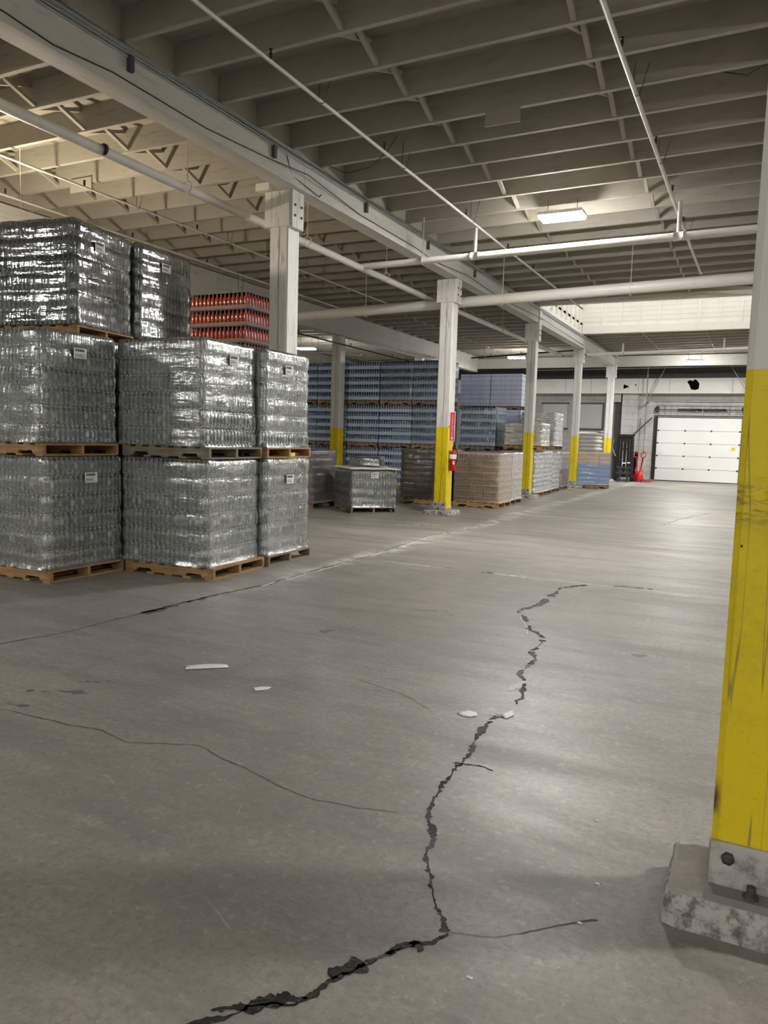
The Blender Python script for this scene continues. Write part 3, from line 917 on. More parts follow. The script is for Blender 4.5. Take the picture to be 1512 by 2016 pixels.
def pallet_meshes(mat, nm):
    st_ = MB()
    zb, zt = 0.018, 0.018 + 0.092
    for y in (-PY / 2 + 0.02, 0, PY / 2 - 0.02):
        # notched stringer: profile in x, z extruded in y
        prof = [(-PX / 2, zb), (-PX / 2 + 0.15, zb), (-PX / 2 + 0.17, zb + 0.038), (-PX / 2 + 0.36, zb + 0.038), (-PX / 2 + 0.38, zb),
                (PX / 2 - 0.38, zb), (PX / 2 - 0.36, zb + 0.038), (PX / 2 - 0.17, zb + 0.038), (PX / 2 - 0.15, zb), (PX / 2, zb),
                (PX / 2, zt), (-PX / 2, zt)]
        n_ = len(prof)
        vs = [(a, y + s * 0.019, b) for s in (-1, 1) for a, b in prof]
        fs = [(i, (i + 1) % n_, n_ + (i + 1) % n_, n_ + i) for i in range(n_)]
        # side faces as convex pieces
        for o_, fl_ in ((0, False), (n_, True)):
            for q in ((0, 1, 2, 11), (2, 3, 10, 11), (3, 4, 5, 6, 10), (6, 7, 10), (7, 8, 9, 10)):
                fc = tuple(o_ + i for i in q)
                fs.append(fc[::-1] if fl_ else fc)
        st_.add(vs, fs)
    td = MB()
    xs = [-PX / 2 + 0.06 + i * (PX - 0.12) / 6 for i in range(7)]
    for i, x in enumerate(xs):
        td.box((x, 0, PH - 0.01), (0.12 if i in (0, 6) else 0.10, PY, 0.02))
    bd_ = MB()
    for x in (-PX / 2 + 0.06, -0.25, 0, 0.25, PX / 2 - 0.06):
        bd_.box((x, 0, 0.009), (0.10, PY, 0.018))
    return st_.mesh(nm + '_stringer', mat), td.mesh(nm + '_top_deck', mat), bd_.mesh(nm + '_bottom_deck', mat)


PAL = {'wood': pallet_meshes(M['wood'], 'fresh'), 'wood2': pallet_meshes(M['wood2'], 'aged')}


def pallet(parent, kind='wood', swap=False, deckparts=True):
    r_ = (0, 0, PI / 2) if swap else (0, 0, 0)
    p = link('pallet', PAL[kind][0], parent, (0, 0, 0), r_)
    link('top_deck', PAL[kind][1], p)
    link('bottom_deck', PAL[kind][2], p)
    return p


BR = 0.032
BPROF = [(0.020, 0.0), (0.030, 0.004), (0.0315, 0.02), (0.029, 0.034), (0.0315, 0.05), (0.0305, 0.064), (0.0318, 0.07), (0.0318, 0.118),
         (0.031, 0.124), (0.029, 0.138), (0.020, 0.160), (0.0135, 0.170), (0.0125, 0.178), (0.0148, 0.179), (0.0148, 0.193), (0.012, 0.1945)]


def bottle_pack(seed, body):
    """24 bottles, 6 along x and 4 along y; perimeter bottles in full, labels turned at random"""
    rnd = random.Random(seed)
    mb = MB()
    seg = 12
    for i in range(6):
        for j in range(4):
            if 0 < i < 5 and 0 < j < 3:
                continue
            rot = rnd.uniform(0, 2 * PI)
            white = rnd.random()

            def mi(b, k, white=white):
                if b >= 12:
                    return 4
                if 6 <= b <= 7:
                    if k in (0, 1, 2) and white > 0.45:
                        return 2
                    if k in (4, 5, 6, 7):
                        return 3
                    return 1
                return 0
            c_ = ((i - 2.5) * BR * 2.0 + rnd.uniform(-.001, .001), (j - 1.5) * BR * 2.0 + rnd.uniform(-.001, .001), 0)
            mb.lathe(BPROF, c_, seg, mi, True, rot)
    d_ = body == 'petdark'
    me = mb.mesh('bottle_pack', [M[body], M['label_d' if d_ else 'label_g'], M['label_e' if d_ else 'label_w'], M['label_d' if d_ else 'label_b'], M['capd' if d_ else 'capw']])
    return me


PACKS = {b: [bottle_pack(100 + i, b) for i in range(4)] for b in ('pet', 'petdark')}
LAY = 0.1955


def wrap_mesh(sx, sy, sz, nl, mat, seed=0, r=0.05, bulge=0.014, amp=0.007, skirt=0.02, top=True, nz=5, na=72):
    """film pulled round a load: rounded corners, pinched in at every layer, slightly rumpled"""
    mb = MB()
    ring = []
    hx, hy = sx / 2, sy / 2
    per = 2 * (sx + sy)
    for i in range(na):
        d = per * i / na
        if d < sx:
            p = (-hx + d, -hy)
        elif d < sx + sy:
            p = (hx, -hy + d - sx)
        elif d < 2 * sx + sy:
            p = (hx - (d - sx - sy), hy)
        else:
            p = (-hx, hy - (d - 2 * sx - sy))
        x, y = p
        # pull corners in to a round
        cx, cy = max(-hx + r, min(hx - r, x)), max(-hy + r, min(hy - r, y))
        v = Vector((x - cx, y - cy))
        if v.length > 1e-6:
            v = v.normalized() * r
        q = Vector((cx + v.x, cy + v.y))
        nrm = v.normalized() if v.length > 1e-6 else Vector((0, 0))
        ring.append((q, nrm))
    rows = []
    zs = []
    for l in range(nl):
        for k in range(nz):
            zs.append((l + k / nz, (k / nz)))
    zs.append((nl, 0.0))
    for zi, ph in zs:
        z = sz * zi / nl
        pin = -bulge * (1 - min(1.0, min(ph, 1 - ph) * 4.5)) if 0 < zi < nl else 0
        if zi == 0:
            pin = skirt
        if zi == nl:
            pin = -bulge * 1.5
        row = []
        for q, nrm in ring:
            d = pin + amp * noise.noise(Vector((q.x * 7 + seed * 3.1, q.y * 7 + seed, z * 9))) + 0.5 * amp * noise.noise(Vector((q.x * 26 + seed, q.y * 26, z * 5)))
            zz = z + 0.012 * noise.noise(Vector((q.x * 1.7 + seed, q.y * 1.7, zi * 1.3))) * (1 if 0 < zi < nl else 0.3)
            row.append((q.x + nrm.x * d, q.y + nrm.y * d, zz))
        rows.append(row)
    vs = [p for r_ in rows for p in r_]
    fs = []
    for a in range(len(rows) - 1):
        for i in range(na):
            i2 = (i + 1) % na
            fs.append((a * na + i, a * na + i2, (a + 1) * na + i2, (a + 1) * na + i))
    if top:
        fs.append(tuple((len(rows) - 1) * na + i for i in range(na)))
    mb.add(vs, fs, 0, True)
    if top:
        mb.sm[-1] = False
    return mb.mesh('stretch_wrap', mat)


def label_card(parent, loc, rz, w=0.17, h=0.11, tilt=0.0):
    """printed pallet ticket: barcode block and a few lines of small print"""
    l = MB().box((0, 0, 0), (w, 0.002, h)).obj('ticket', M['paper'], parent, loc, (0, tilt, rz))
    k = MB()
    rnd = random.Random(int(w * 1000))
    x = -w * 0.42
    while x < w * 0.32:
        bw = rnd.choice((0.002, 0.003, 0.005))
        k.box((x + bw / 2, -0.0016, h * 0.28), (bw, 0.001, h * 0.26))
        x += bw + rnd.choice((0.0015, 0.0025))
    for row, (n_, hh) in enumerate(((9, 0.006), (7, 0.012), (10, 0.005))):
        x = -w * 0.42
        for i in range(n_):
            bw = rnd.uniform(0.005, 0.016)
            if x + bw > w * 0.4:
                break
            k.box((x + bw / 2, -0.0016, -h * (0.05 + 0.15 * row)), (bw, 0.001, hh))
            x += bw + 0.004
    k.obj('print', M['ink'], l)
    return l


def bottle_load(name, label, x, y, z, rz, wood='wood', body='pet', film='film', seed=0, group=None, ticket=True, swap=False, nl=6, dx=0.0, dy=0.0, taper=0.0, tk=None, brighten=False):
    t = thing(name, label, 'pallet of bottles', (x, y, z), rz, group)
    pallet(t, wood, swap)
    rnd = random.Random(seed)
    lx, ly = 3 * 6 * 2 * BR, 4 * 4 * 2 * BR           # 1.152 x 1.024
    for l in range(nl):
        ox, oy, orot = dx + rnd.uniform(-.008, .008) - taper * l, dy + rnd.uniform(-.006, .006), rnd.uniform(-.006, .006)
        for i in range(3):
            for j in range(4):
                if i == 1 and j in (1, 2):
                    continue
                link('bottle_pack', PACKS[body][rnd.randrange(4)], t,
                     (ox + (i - 1) * 6 * 2 * BR, oy + (j - 1.5) * 4 * 2 * BR, PH + 0.002 + l * LAY + rnd.uniform(-.001, .001)),
                     (0, 0, orot + (PI if rnd.random() < .5 else 0)))
    hgt = nl * LAY
    w = wrap_mesh(lx + 0.035, ly + 0.035, hgt + 0.006, nl, M[film], seed)
    link('stretch_wrap', w, t, (dx - taper * nl / 2, dy, PH + 0.001))
    if ticket:
        ty, tz = tk or (0.0, PH + hgt * 0.80)
        label_card(t, (dx - taper * nl * .5 + lx / 2 + 0.030, ty, tz), PI / 2)
    return t


GB = 'wrapped pallets of bottles stacked on the left'
W1 = 'pallet_load'
# front corner pallet stack
bottle_load(W1, 'bottom pallet of the nearest left stack, wrapped clear bottles on a fresh wood pallet', -7.05, 5.87, 0, 0.0, seed=1, dx=-0.02, tk=(0.06, 1.08), group=GB)
bottle_load(W1, 'second pallet up at far left, wrapped bottles directly under the dark shiny top load', -7.14, 5.88, 1.315, 0.0, seed=2, tk=(0.0, 1.09), taper=0.006, group=GB)
# middle and right stacks
bottle_load(W1, 'floor pallet of the middle bottle stack, on orange wood nearest the floor crack', -5.82, 6.90, 0, 0.05, seed=3, ticket=False, dx=-0.05, taper=0.006, group=GB)
bottle_load(W1, 'upper pallet of the middle stack, glossy clear bottles right of the dark top loads', -5.90, 6.94, 1.315, 0.03, 'wood2', seed=4, dx=-0.04, taper=0.014, tk=(0.05, 1.11), group=GB)
bottle_load(W1, 'floor pallet of bottles at the aisle end of the near row', -5.83, 7.97, 0, 0.03, 'wood2', seed=5, tk=(0.0, 1.05), dx=-0.02, group=GB)
bottle_load(W1, 'upper pallet at the aisle end of the near row, below the white post', -5.88, 8.00, 1.315, 0.02, seed=6, tk=(0.0, 1.09), taper=0.008, group=GB)
# second row behind, seen in the gap and carrying the dark top loads
bottle_load(W1, 'dim floor pallet of bottles seen in the narrow gap between the two near stacks', -7.42, 7.00, 0, 0.02, 'wood2', seed=7, ticket=False, group=GB)
bottle_load(W1, 'dim upper pallet of bottles in the narrow gap, under the dark top load', -7.42, 7.00, 1.315, 0.0, 'wood2', seed=8, ticket=False, group=GB)
bottle_load(W1, 'floor pallet of bottles hidden behind the middle stack', -7.55, 8.15, 0, 0.0, 'wood2', seed=9, ticket=False, group=GB)
bottle_load(W1, 'upper pallet of bottles hidden behind the middle stack, under the narrow dark top load', -7.55, 8.15, 1.315, 0.0, 'wood2', seed=10, ticket=False, group=GB)
# dark glossy top loads
GT = 'dark glossy loads on top'
bottle_load(W1, 'large dark glossy wrapped load on top at far left, ticket on its right face', -7.62, 6.60, 2.64, 0.15, 'wood', 'petdark', 'filmdark', 11, GT, tk=(-0.1, 1.07))
bottle_load(W1, 'narrow dark glossy load on top, between the large dark load and the red crates', -7.68, 7.75, 2.64, 0.03, 'wood', 'petdark', 'filmdark', 12, GT, tk=(0.0, 1.08))

# ---- tray loads: rows of small bottles standing in shallow film trays
TRAYS = {}


def tray_mesh(sx, sy, h, r, body, tray, cap, seed=0, band=0.45, seg=8):
    mb = MB()
    nx, ny = int(round(sx / (2 * r))), int(round(sy / (2 * r)))
    rx, ry = sx / nx / 2, sy / ny / 2
    prof = [(0.85, 0.02), (0.95, 0.05), (0.97, 0.55), (0.9, 0.66), (0.42, 0.84), (0.40, 0.90), (0.46, 0.905), (0.46, 0.975), (0.3, 0.98)]
    rr = min(rx, ry)
    for i in range(nx):
        for j in range(ny):
            if 0 < i < nx - 1 and 0 < j < ny - 1:
                continue
            mb.lathe([(a * rr, b * h) for a, b in prof], (-sx / 2 + rx + 2 * rx * i, -sy / 2 + ry + 2 * ry * j, 0), seg,
                     lambda b, k: 2 if b >= 5 else 0, True, 0.2 * i)
    # shallow film tray: four thin sides with a slight bulge, and a sheet under and over
    zb = band * h
    e = 0.004
    for (cx, cy, wx, wy) in ((0, -sy / 2 - e, sx + 2 * e, 0.004), (0, sy / 2 + e, sx + 2 * e, 0.004), (-sx / 2 - e, 0, 0.004, sy), (sx / 2 + e, 0, 0.004, sy)):
        mb.box((cx, cy, zb / 2 + 0.006), (wx, wy, zb - 0.01), 1)
    mb.box((0, 0, 0.004), (sx, sy, 0.008), 3)
    mb.box((0, 0, h * 0.985), (sx - 0.03, sy - 0.03, 0.006), 3)
    return mb.mesh('bottle_tray', [M[body], M[tray], M[cap], M['darktray']])


def tray_load(label, x, y, z, rz, kind, sx, sy, nl, h, film=None, wood='wood', seed=0, group=None, cat='pallet of bottles'):
    t = thing('pallet_load', label, cat, (x, y, z), rz, group)
    pallet(t, wood).scale.x = (sx - 0.02) / PX
    key = (kind, sx, sy, h)
    if key not in TRAYS:
        if kind == 'blue':
            TRAYS[key] = tray_mesh(sx, sy, h, 0.042, 'bluebottle', 'bluetray', 'capw', band=0.46)
        else:
            TRAYS[key] = tray_mesh(sx, sy, h, 0.040, 'redbottle', 'redtray', 'redtray', band=0.22)
    rnd = random.Random(seed)
    for l in range(nl):
        link('bottle_tray', TRAYS[key], t, (rnd.uniform(-.008, .008), rnd.uniform(-.008, .008), PH + 0.001 + l * h), (0, 0, rnd.uniform(-.006, .006)))
    if film:
        link('stretch_wrap', wrap_mesh(sx + 0.05, sy + 0.05, nl * h + 0.004, nl, M[film], seed, 0.05, 0.008, 0.008), t, (0, 0, PH + 0.002))
    return t


# red crates behind the near stacks (third tier visible)
GR = 'pallets of red bottles behind the near stacks'
RX, RY = -7.94, 10.40
tray_load('floor pallet of red bottles hidden behind the near clear bottle stacks', RX, RY, 0, 0.0, 'red', 1.14, 1.02, 4, 0.262, None, 'wood2', 1, GR)
tray_load('second pallet of red bottles, mostly hidden behind the near clear bottle stacks', RX, RY, 1.20, 0.0, 'red', 1.14, 1.02, 4, 0.262, None, 'wood2', 2, GR)
tray_load('crates of red bottles left of the white post, above the clear pallets', RX, RY, 2.40, 0.0, 'red', 1.14, 1.02, 5, 0.262, None, 'wood2', 3, GR)

# the long wall of blue bottle pallets
GW = 'wall of blue bottle pallets'
BW_Y = 21.0
COLW = [(-8.92, 'second'), (-10.02, 'third'), (-11.15, 'fourth'), (-12.28, 'fifth'), (-13.40, 'sixth')]
LV = ['floor', 'middle', 'top']
ORD = ['rightmost', 'second from right', 'third from right', 'fourth from right', 'fifth from right']
for ci, (cx, _) in enumerate(COLW):
    for lv in range(3):
        fl_ = 'filmclear' if (ci in (0, 1) and lv == 2) or (ci == 0 and lv == 1) else None
        nm = {0: 'bottom', 1: 'middle', 2: 'top'}[lv]
        tray_load('%s pallet in the %s column of the blue bottle wall' % (nm, ORD[ci]), cx, BW_Y + 0.53 + (0.02 * ((ci + lv) % 2)), lv * 1.315, 0.0,
                  'blue', 1.09, 1.0, 5, 0.236, fl_, 'wood' if (ci + lv) % 2 else 'wood2', 50 + ci * 3 + lv, GW)
# blue pallets right of the extinguisher post
tray_load('blue bottle pallet on the floor behind the tan carton pallet', -7.55, 22.2, 0, 0.0, 'blue', 1.09, 1.0, 5, 0.236, 'filmdark', 'wood2', 80, GW)
tray_load('blue bottle pallet with slumped clear wrap on top, just right of the extinguisher sign', -7.55, 22.2, 1.315, 0.0, 'blue', 1.09, 1.0, 5, 0.236, 'filmdark', 'wood2', 81, GW)

# ---- carton loads
CART = {}


def carton(mat, sx, sy, h):
    key = (mat, round(sx, 3), round(sy, 3), round(h, 3))
    if key not in CART:
        mb = MB()
        g = 0.004
        mb.box((0, 0, h / 2), (sx - g, sy - g, h - g))
        # tape seam and flap line
        mb.box((0, 0, h - g / 2 + 0.001), (sx - 0.02, 0.05, 0.001), 0)
        CART[key] = mb.mesh('carton', [M[mat]])
    return CART[key]


def carton_load(label, x, y, z, rz, mat, sx, sy, nl, h, nx=3, ny=3, film='film', wood='wood', seed=0, group=None, topmat=None, swap=False, cat='pallet of cartons', mats=None, amp=0.008, bulge=0.006):
    t = thing('pallet_load', label, cat, (x, y, z), rz, group)
    pallet(t, wood, swap).scale.x = (sx + 0.02) / PX
    rnd = random.Random(seed)
    cx, cy = sx / nx, sy / ny
    for l in range(nl):
        m = mats[l] if mats else (topmat if (topmat and l == nl - 1) else mat)
        for i in range(nx):
            for j in range(ny):
                if 0 < i < nx - 1 and 0 < j < ny - 1:
                    continue
                link('carton', carton(m, cx, cy, h), t, (-sx / 2 + cx * (i + .5) + rnd.uniform(-.004, .004), -sy / 2 + cy * (j + .5) + rnd.uniform(-.004, .004), PH + 0.001 + l * h),
                     (0, 0, rnd.choice((0, PI))))
    if film:
        link('stretch_wrap', wrap_mesh(sx + 0.03, sy + 0.03, nl * h + 0.004, nl, M[film], seed, 0.03, bulge, amp), t, (0, 0, PH + 0.002))
    return t


GC = 'pallets of printed cartons'
carton_load('dark brown carton pallet in shade, left of the fire extinguisher post', -7.27, 17.52, 0, 0.0, 'brown', 1.24, 1.02, 9, 0.135, 3, 3, 'filmclear', 'wood', 1, GC)
carton_load('tan printed carton pallet just right of the fire extinguisher', -5.97, 17.66, 0, 0.0, 'tan', 1.14, 1.02, 8, 0.149, 3, 3, 'filmclear', 'wood', 2, GC, 'tanred')
carton_load('pale pink carton pallet directly behind the tan carton pallet', -6.02, 18.84, 0, 0.0, 'tanred', 1.10, 1.02, 8, 0.149, 3, 3, 'filmwhite', 'wood2', 3, GC)
carton_load('mauve carton pallet peeping out behind the near bottle stacks, left of the yellow based post', -9.22, 14.55, 0, 0.0, 'purple', 1.14, 1.0, 7, 0.165, 3, 3, 'filmclear', 'wood2', 4, GC)

# lavender can cartons on top, behind
GL = 'lavender can carton pallets'
for i, (cx, lb) in enumerate(((-8.53, 'left'), (-7.46, 'right'))):
    carton_load('hidden lower pallet under the %s hand lavender can cartons' % lb, cx, 24.55 , 0, 0, 'lav', 1.05, 1.0, 8, 0.148, 3, 3, None, 'wood2', 10 + i, GL)
    carton_load('hidden middle pallet under the %s hand lavender can cartons' % lb, cx, 24.55 , 1.315, 0, 'lav', 1.05, 1.0, 8, 0.148, 3, 3, None, 'wood2', 12 + i, GL)
    carton_load('high stack of lavender can cartons, the %s one of the pair behind the third post' % lb, cx, 24.55 , 2.63, 0, 'lav', 1.05, 1.0, 7, 0.148, 3, 3, None, 'wood2', 14 + i, GL)

# white shrink wrapped stacks right of the third post
GS = 'white wrapped stacks beside the third post'
carton_load('white shrink wrapped stack on the floor, immediately behind the third yellow based post', -6.22, 21.95 + 0.06, 0, 0.0, 'whitepack', 1.06, 1.0, 9, 0.134, 3, 3, 'filmwhite', 'wood', 21, GS, bulge=0.02, amp=0.014, cat='wrapped pallet')
carton_load('white shrink wrapped stack on the floor, second one behind the third yellow based post', -6.24, 23.10, 0, 0.0, 'whitepack', 1.04, 1.0, 9, 0.134, 3, 3, 'filmwhite', 'wood2', 22, GS, bulge=0.02, amp=0.014, cat='wrapped pallet')
carton_load('white wrapped stack on the floor under the tall wrapped load, farther along the aisle', -6.30, 24.42, 0, 0.0, 'whitepack', 1.04, 1.0, 8, 0.148, 3, 3, 'filmwhite', 'wood2', 23, GS, bulge=0.02, amp=0.014, cat='wrapped pallet')
carton_load('beige wrapped load on a light pallet, resting on the stack behind the third post', -6.12, 21.98, 1.375, 0.03, 'beige', 1.12, 1.0, 4, 0.165, 3, 3, 'filmwhite', 'wood', 24, GS, bulge=0.02, amp=0.02, cat='wrapped pallet')
carton_load('taller grey wrapped load on the upper level, right of the beige wrapped load', -6.22, 24.1, 1.375, 0.0, 'whitepack', 1.1, 1.0, 7, 0.148, 3, 3, 'filmwhite', 'wood2', 25, GS, bulge=0.02, amp=0.016, cat='wrapped pallet')
carton_load('red and white pack pallet in the gap before the fourth yellow based post', -6.40, 26.10, 0, 0.0, 'redpack', 1.06, 1.1, 8, 0.146, 3, 3, 'film', 'wood2', 26, None, mats=['redpack'] * 4 + ['whitepack'] * 2 + ['lav'] * 2, cat='wrapped pallet')

# peach and blue carton pallet, with sacks on top
carton_load('glossy pallet of blue and peach cartons at the far end, near the black lift truck', -5.40, 28.30, 0, 0.30, 'peach', 1.16, 1.12, 8, 0.147, 3, 3, 'filmdark', 'wood', 31, None, mats=['bluecarton'] * 5 + ['peach'] * 3)
sk = thing('sack_stack', 'pile of pale woven sacks on a pallet behind the blue and peach cartons', 'sacks', (-5.86, 29.95, 0), 0.0)
pallet(sk, 'wood2')


def sack_mesh():
    mb = MB()
    nx_, ny_ = 14, 10
    vs, fs = [], []
    for s in (1, -1):
        for j in range(ny_ + 1):
            for i in range(nx_ + 1):
                u, v = i / nx_ * 2 - 1, j / ny_ * 2 - 1
                k = (1 - abs(u) ** 4) * (1 - abs(v) ** 4)
                vs.append((u * 0.43, v * 0.30, 0.085 + s * 0.085 * k ** 0.45 + 0.006 * noise.noise(Vector((u * 4, v * 4, s)))))
    o = (nx_ + 1) * (ny_ + 1)
    for s in (0, 1):
        for j in range(ny_):
            for i in range(nx_):
                a = s * o + j * (nx_ + 1) + i
                q = (a, a + 1, a + nx_ + 2, a + nx_ + 1)
                fs.append(q if s == 0 else q[::-1])
    return mb.add(vs, fs, 0, True).mesh('sack', M['sack'])


SACK = sack_mesh()
for l in range(13):
    for i in range(2):
        link('sack', SACK, sk, ((-0.03 if l % 2 else 0.03), -0.28 + 0.56 * i, PH + l * 0.148), (0, 0, 0.03 * ((l * 7 + i * 3) % 5 - 2)))
sk2 = tag(MB().box((0, 0, 0.01), (1.05, 0.95, 0.02)).obj('slip_sheet', M['slip'], None, (-5.86, 29.95, PH + 12 * 0.148 + 0.175 + 0.15)), 'pale slip sheet lying on the pile of woven sacks', 'sheet')
sk2.location.z = PH + 12 * 0.148 + 0.172

# ---- the low pallet of silver wrapped bottles standing alone on the floor
lone = bottle_load('pallet_load', 'low lone pallet of silver wrapped bottles standing askew in the open, loose pack on top', -7.62, 14.58, 0, -0.76, 'wood2', 'pet', 'film', 41, None, False, nl=4)
sh = MB()
n_ = 26
vs = []
for j in range(n_ + 1):
    for i in range(n_ + 1):
        u, v = i / n_ * 2 - 1, j / n_ * 2 - 1
        e = max(abs(u), abs(v))
        vs.append((u * 0.64, v * 0.58, 0.018 * noise.noise(Vector((u * 3, v * 3, 1))) - (0.03 * max(0, e - 0.85) / 0.15)))
fs = [(j * (n_ + 1) + i, j * (n_ + 1) + i + 1, (j + 1) * (n_ + 1) + i + 1, (j + 1) * (n_ + 1) + i) for j in range(n_) for i in range(n_)]
sh.add(vs, fs, 0, True)
so = sh.obj('slip_sheet', M['slip'], lone, (0, 0, PH + 4 * LAY + 0.055))
sd = so.modifiers.new('thickness', 'SOLIDIFY')
sd.thickness = 0.006
for i, (a, b, r_) in enumerate(((-0.12, -0.1, 0.2), (0.14, 0.05, 0.1), (0.0, 0.2, 1.7))):
    link('loose_pack', PACKS['pet'][i], lone, (a, b, PH + 4 * LAY + 0.085), (0, 0, r_))
link('loose_wrap', wrap_mesh(0.72, 0.62, 0.2, 1, M['film'], 77, 0.12, 0.03, 0.05, 0.06), lone, (0.02, 0.03, PH + 4 * LAY + 0.08))
label_card(lone, (0.61, 0.0, 0.80), PI / 2)

# ------------------------------------------------------------------ conduits, cables along the beam
GCn = 'conduits along the top of the main beam'
for i in range(5):
    pts = []
    off = i * 0.022
    for k in range(40):
        y = -4 + k * 1.0
        pts.append((rowx(1, y) + 0.145 + 0.012 * (i % 2), y, 5.262 + off + 0.006 * math.sin(y * 0.9 + i * 1.7)))
    tag(MB().tube(pts, 0.0105, 6).obj('conduit', M['conduit']), 'thin grey conduit in the bundle running along the top of the main beam', 'conduit', GCn)
for i, y in enumerate((3.4, 5.85, 8.3, 10.8, 13.25, 15.8, 18.3)):
    tag(MB().box((rowx(1, y) + 0.155, y, 5.195), (0.05, 0.055, 0.15)).obj('conduit_clip', M['box']),
        ['dark clip box on the beam above the picture', 'dark clip box on the beam nearest the top left corner', 'dark clip box on the beam just left of the white post top',
         'dark clip box on the beam above the white cross pipe, left one', 'dark clip box on the beam by the cross pipe, right one', 'dark clip box on the beam past the extinguisher post',
         'dark clip box on the beam between the second and third post'][i], 'clip box', 'dark clip boxes under the conduits')
pts = []
for (y, z) in ((0.0, 5.05), (2.2, 4.99), (4.46, 5.01), (4.96, 4.97), (5.64, 5.03), (7.02, 5.01), (8.19, 5.08), (9.0, 5.12), (10.63, 5.04), (12.76, 5.03), (13.6, 4.98), (15.2, 5.03), (18, 5.0), (21, 5.05), (27, 5.02)):
    pts.append((rowx(1, y) + (0.215 if 8.85 < y < 9.2 or 14.9 < y < 15.3 or 20.9 < y < 21.4 else 0.139), y, z))
tag(MB().tube(pts, 0.007, 6).obj('cable', M['wire']), 'thin black cable sagging along the side of the main beam', 'cable')
tag(MB().tube([(rowx(1, 8.7) + 0.14, 8.6, 5.25), (-5.8, 8.75, 5.05), (-5.76, 9.4, 4.95), (-5.82, 9.6, 5.08), (-5.84, 9.7, 5.26)], 0.006, 6).obj('cable', M['wire']),
    'short looped black cable hanging from the beam beside the white post top', 'cable')
tag(MB().tube([(-5.6, 9.35, 5.34), (-5.3, 9.35, 5.2), (-4.9, 9.3, 5.22), (-4.6, 9.2, 5.36), (-4.45, 9.15, 5.5)], 0.005, 6).obj('cable', M['wire']),
    'thin cable swagged from the beam to the left sprinkler line', 'cable')
tag(MB().tube([(-3.45, 8.98, 5.50), (-2.9, 9.0, 5.53), (-2.2, 8.97, 5.52), (-1.6, 9.0, 5.55), (-1.0, 8.98, 5.58), (-0.6, 8.95, 5.52), (-0.35, 8.9, 5.42), (-0.05, 8.85, 5.52)], 0.006, 6).obj('cable', M['wire']),
    'dark wire strung along the joists near the top right corner', 'cable')

# ------------------------------------------------------------------ sprinkler pipes
HEADS = {}


def head_mesh():
    if 'h' not in HEADS:
        mb = MB()
        mb.lathe([(0.012, 0), (0.012, 0.025), (0.018, 0.026), (0.018, 0.04), (0.008, 0.042), (0.006, 0.075), (0.022, 0.077), (0.022, 0.081), (0, 0.082)], (0, 0, 0), 8)
        mb.box((0.014, 0, 0.06), (0.004, 0.008, 0.04)).box((-0.014, 0, 0.06), (0.004, 0.008, 0.04))
        HEADS['h'] = mb.mesh('sprinkler_head', M['brass'])
    return HEADS['h']


def pipe(label, pts, r, heads=(), hooks=(), clamps=(), marks=(), group=None, seg=14, risers=(), mat='pipe', hookh=None, name='sprinkler_pipe'):
    """pts: polyline in world space; heads/hooks/clamps: parameters 0..1 along it"""
    p0, p1 = Vector(pts[0]), Vector(pts[-1])
    t = thing(name, label, 'pipe', p0, 0, group)
    rel = [Vector(p) - p0 for p in pts]
    MB().tube(rel, r, seg).obj('pipe', M[mat], t)
    d = (p1 - p0)
    dn = d.normalized()
    side = Vector((dn.y, -dn.x, 0))
    for f in heads:
        link('sprinkler_head', head_mesh(), t, d * f + Vector((0, 0, r)), (0, 0, f * 9))
    for f in hooks:
        q = d * f
        zt = (ZJ0 + 0.16) - (p0.z + q.z)
        if hookh:
            zt = hookh
        g = 0.10
        MB().tube([q + dn * 0.06 + Vector((0, 0, zt)) + side * g, q + Vector((0, 0, -r * 1.1)) + side * g * 0.3, q + Vector((0, 0, -r * 1.4)), q - side * r * 1.5,
                   q - side * r * 1.3 + Vector((0, 0, zt * 0.8)), q - side * r * 1.0 + Vector((0, 0, zt))], 0.0055, 5).obj('hook', M['hook'], t)
    for f in clamps:
        q = d * f
        zt = ZJ0 - (p0.z + q.z) + 0.05
        cl = MB()
        ring = [q + (Vector((0, 0, 1)) * math.cos(a) + side * math.sin(a)) * (r * 1.16) for a in [2 * PI * k / 16 for k in range(17)]]
        cl.tube(ring, 0.009, 6)
        cl.tube([q + Vector((0, 0, r)), q + Vector((0, 0, zt))], 0.008, 6)
        cl.obj('clevis_hanger', M['pipe'], t)
    for f, w in marks:
        q = d * f
        MB().tube([q - dn * w, q + dn * w], r * 1.012, seg).obj('tape_band', M['pipemark'], t)
    for f, h_, rr in risers:
        q = d * f
        MB().tube([q, q + Vector((0, 0, h_))], rr, 10).obj('riser', M[mat], t)
        MB().tube([q - dn * 0.07, q + dn * 0.07], r * 1.18, seg).obj('tee', M[mat], t)
    return t


pipe('long white main pipe below the ceiling, running past the white post into the depth', [(-6.7, 0.5, 4.655), (-6.66, 16.0, 4.665), (-6.45, 27.0, 4.70)], 0.06,
     heads=(), clamps=(0.27, 0.375, 0.48, 0.60, 0.75), marks=((0.2195, 0.012),))
pipe('white cross pipe under the bright ceiling light, from the main pipe to the right', [(-6.66, 12.40, 4.69), (-2.7, 12.25, 4.70), (5.5, 11.95, 4.72)], 0.055,
     clamps=(0.10,), risers=((0.18, 0.45, 0.03), (0.445, 0.5, 0.035)))
pipe('thick white pipe crossing below the ceiling behind the extinguisher post', [(-13.5, 15.5, 4.33), (-9.96, 15.4, 4.41), (-0.2, 15.35, 4.665), (5.5, 15.3, 4.80)], 0.11,
     clamps=(0.28, 0.45, 0.585))
pipe('slim white cross pipe in front of the roof light, at the fourth post', [(-5.62, 27.55, 4.76), (5.5, 27.0, 4.90)], 0.055, risers=((0.11, 0.34, 0.03), (0.40, 0.36, 0.03)))
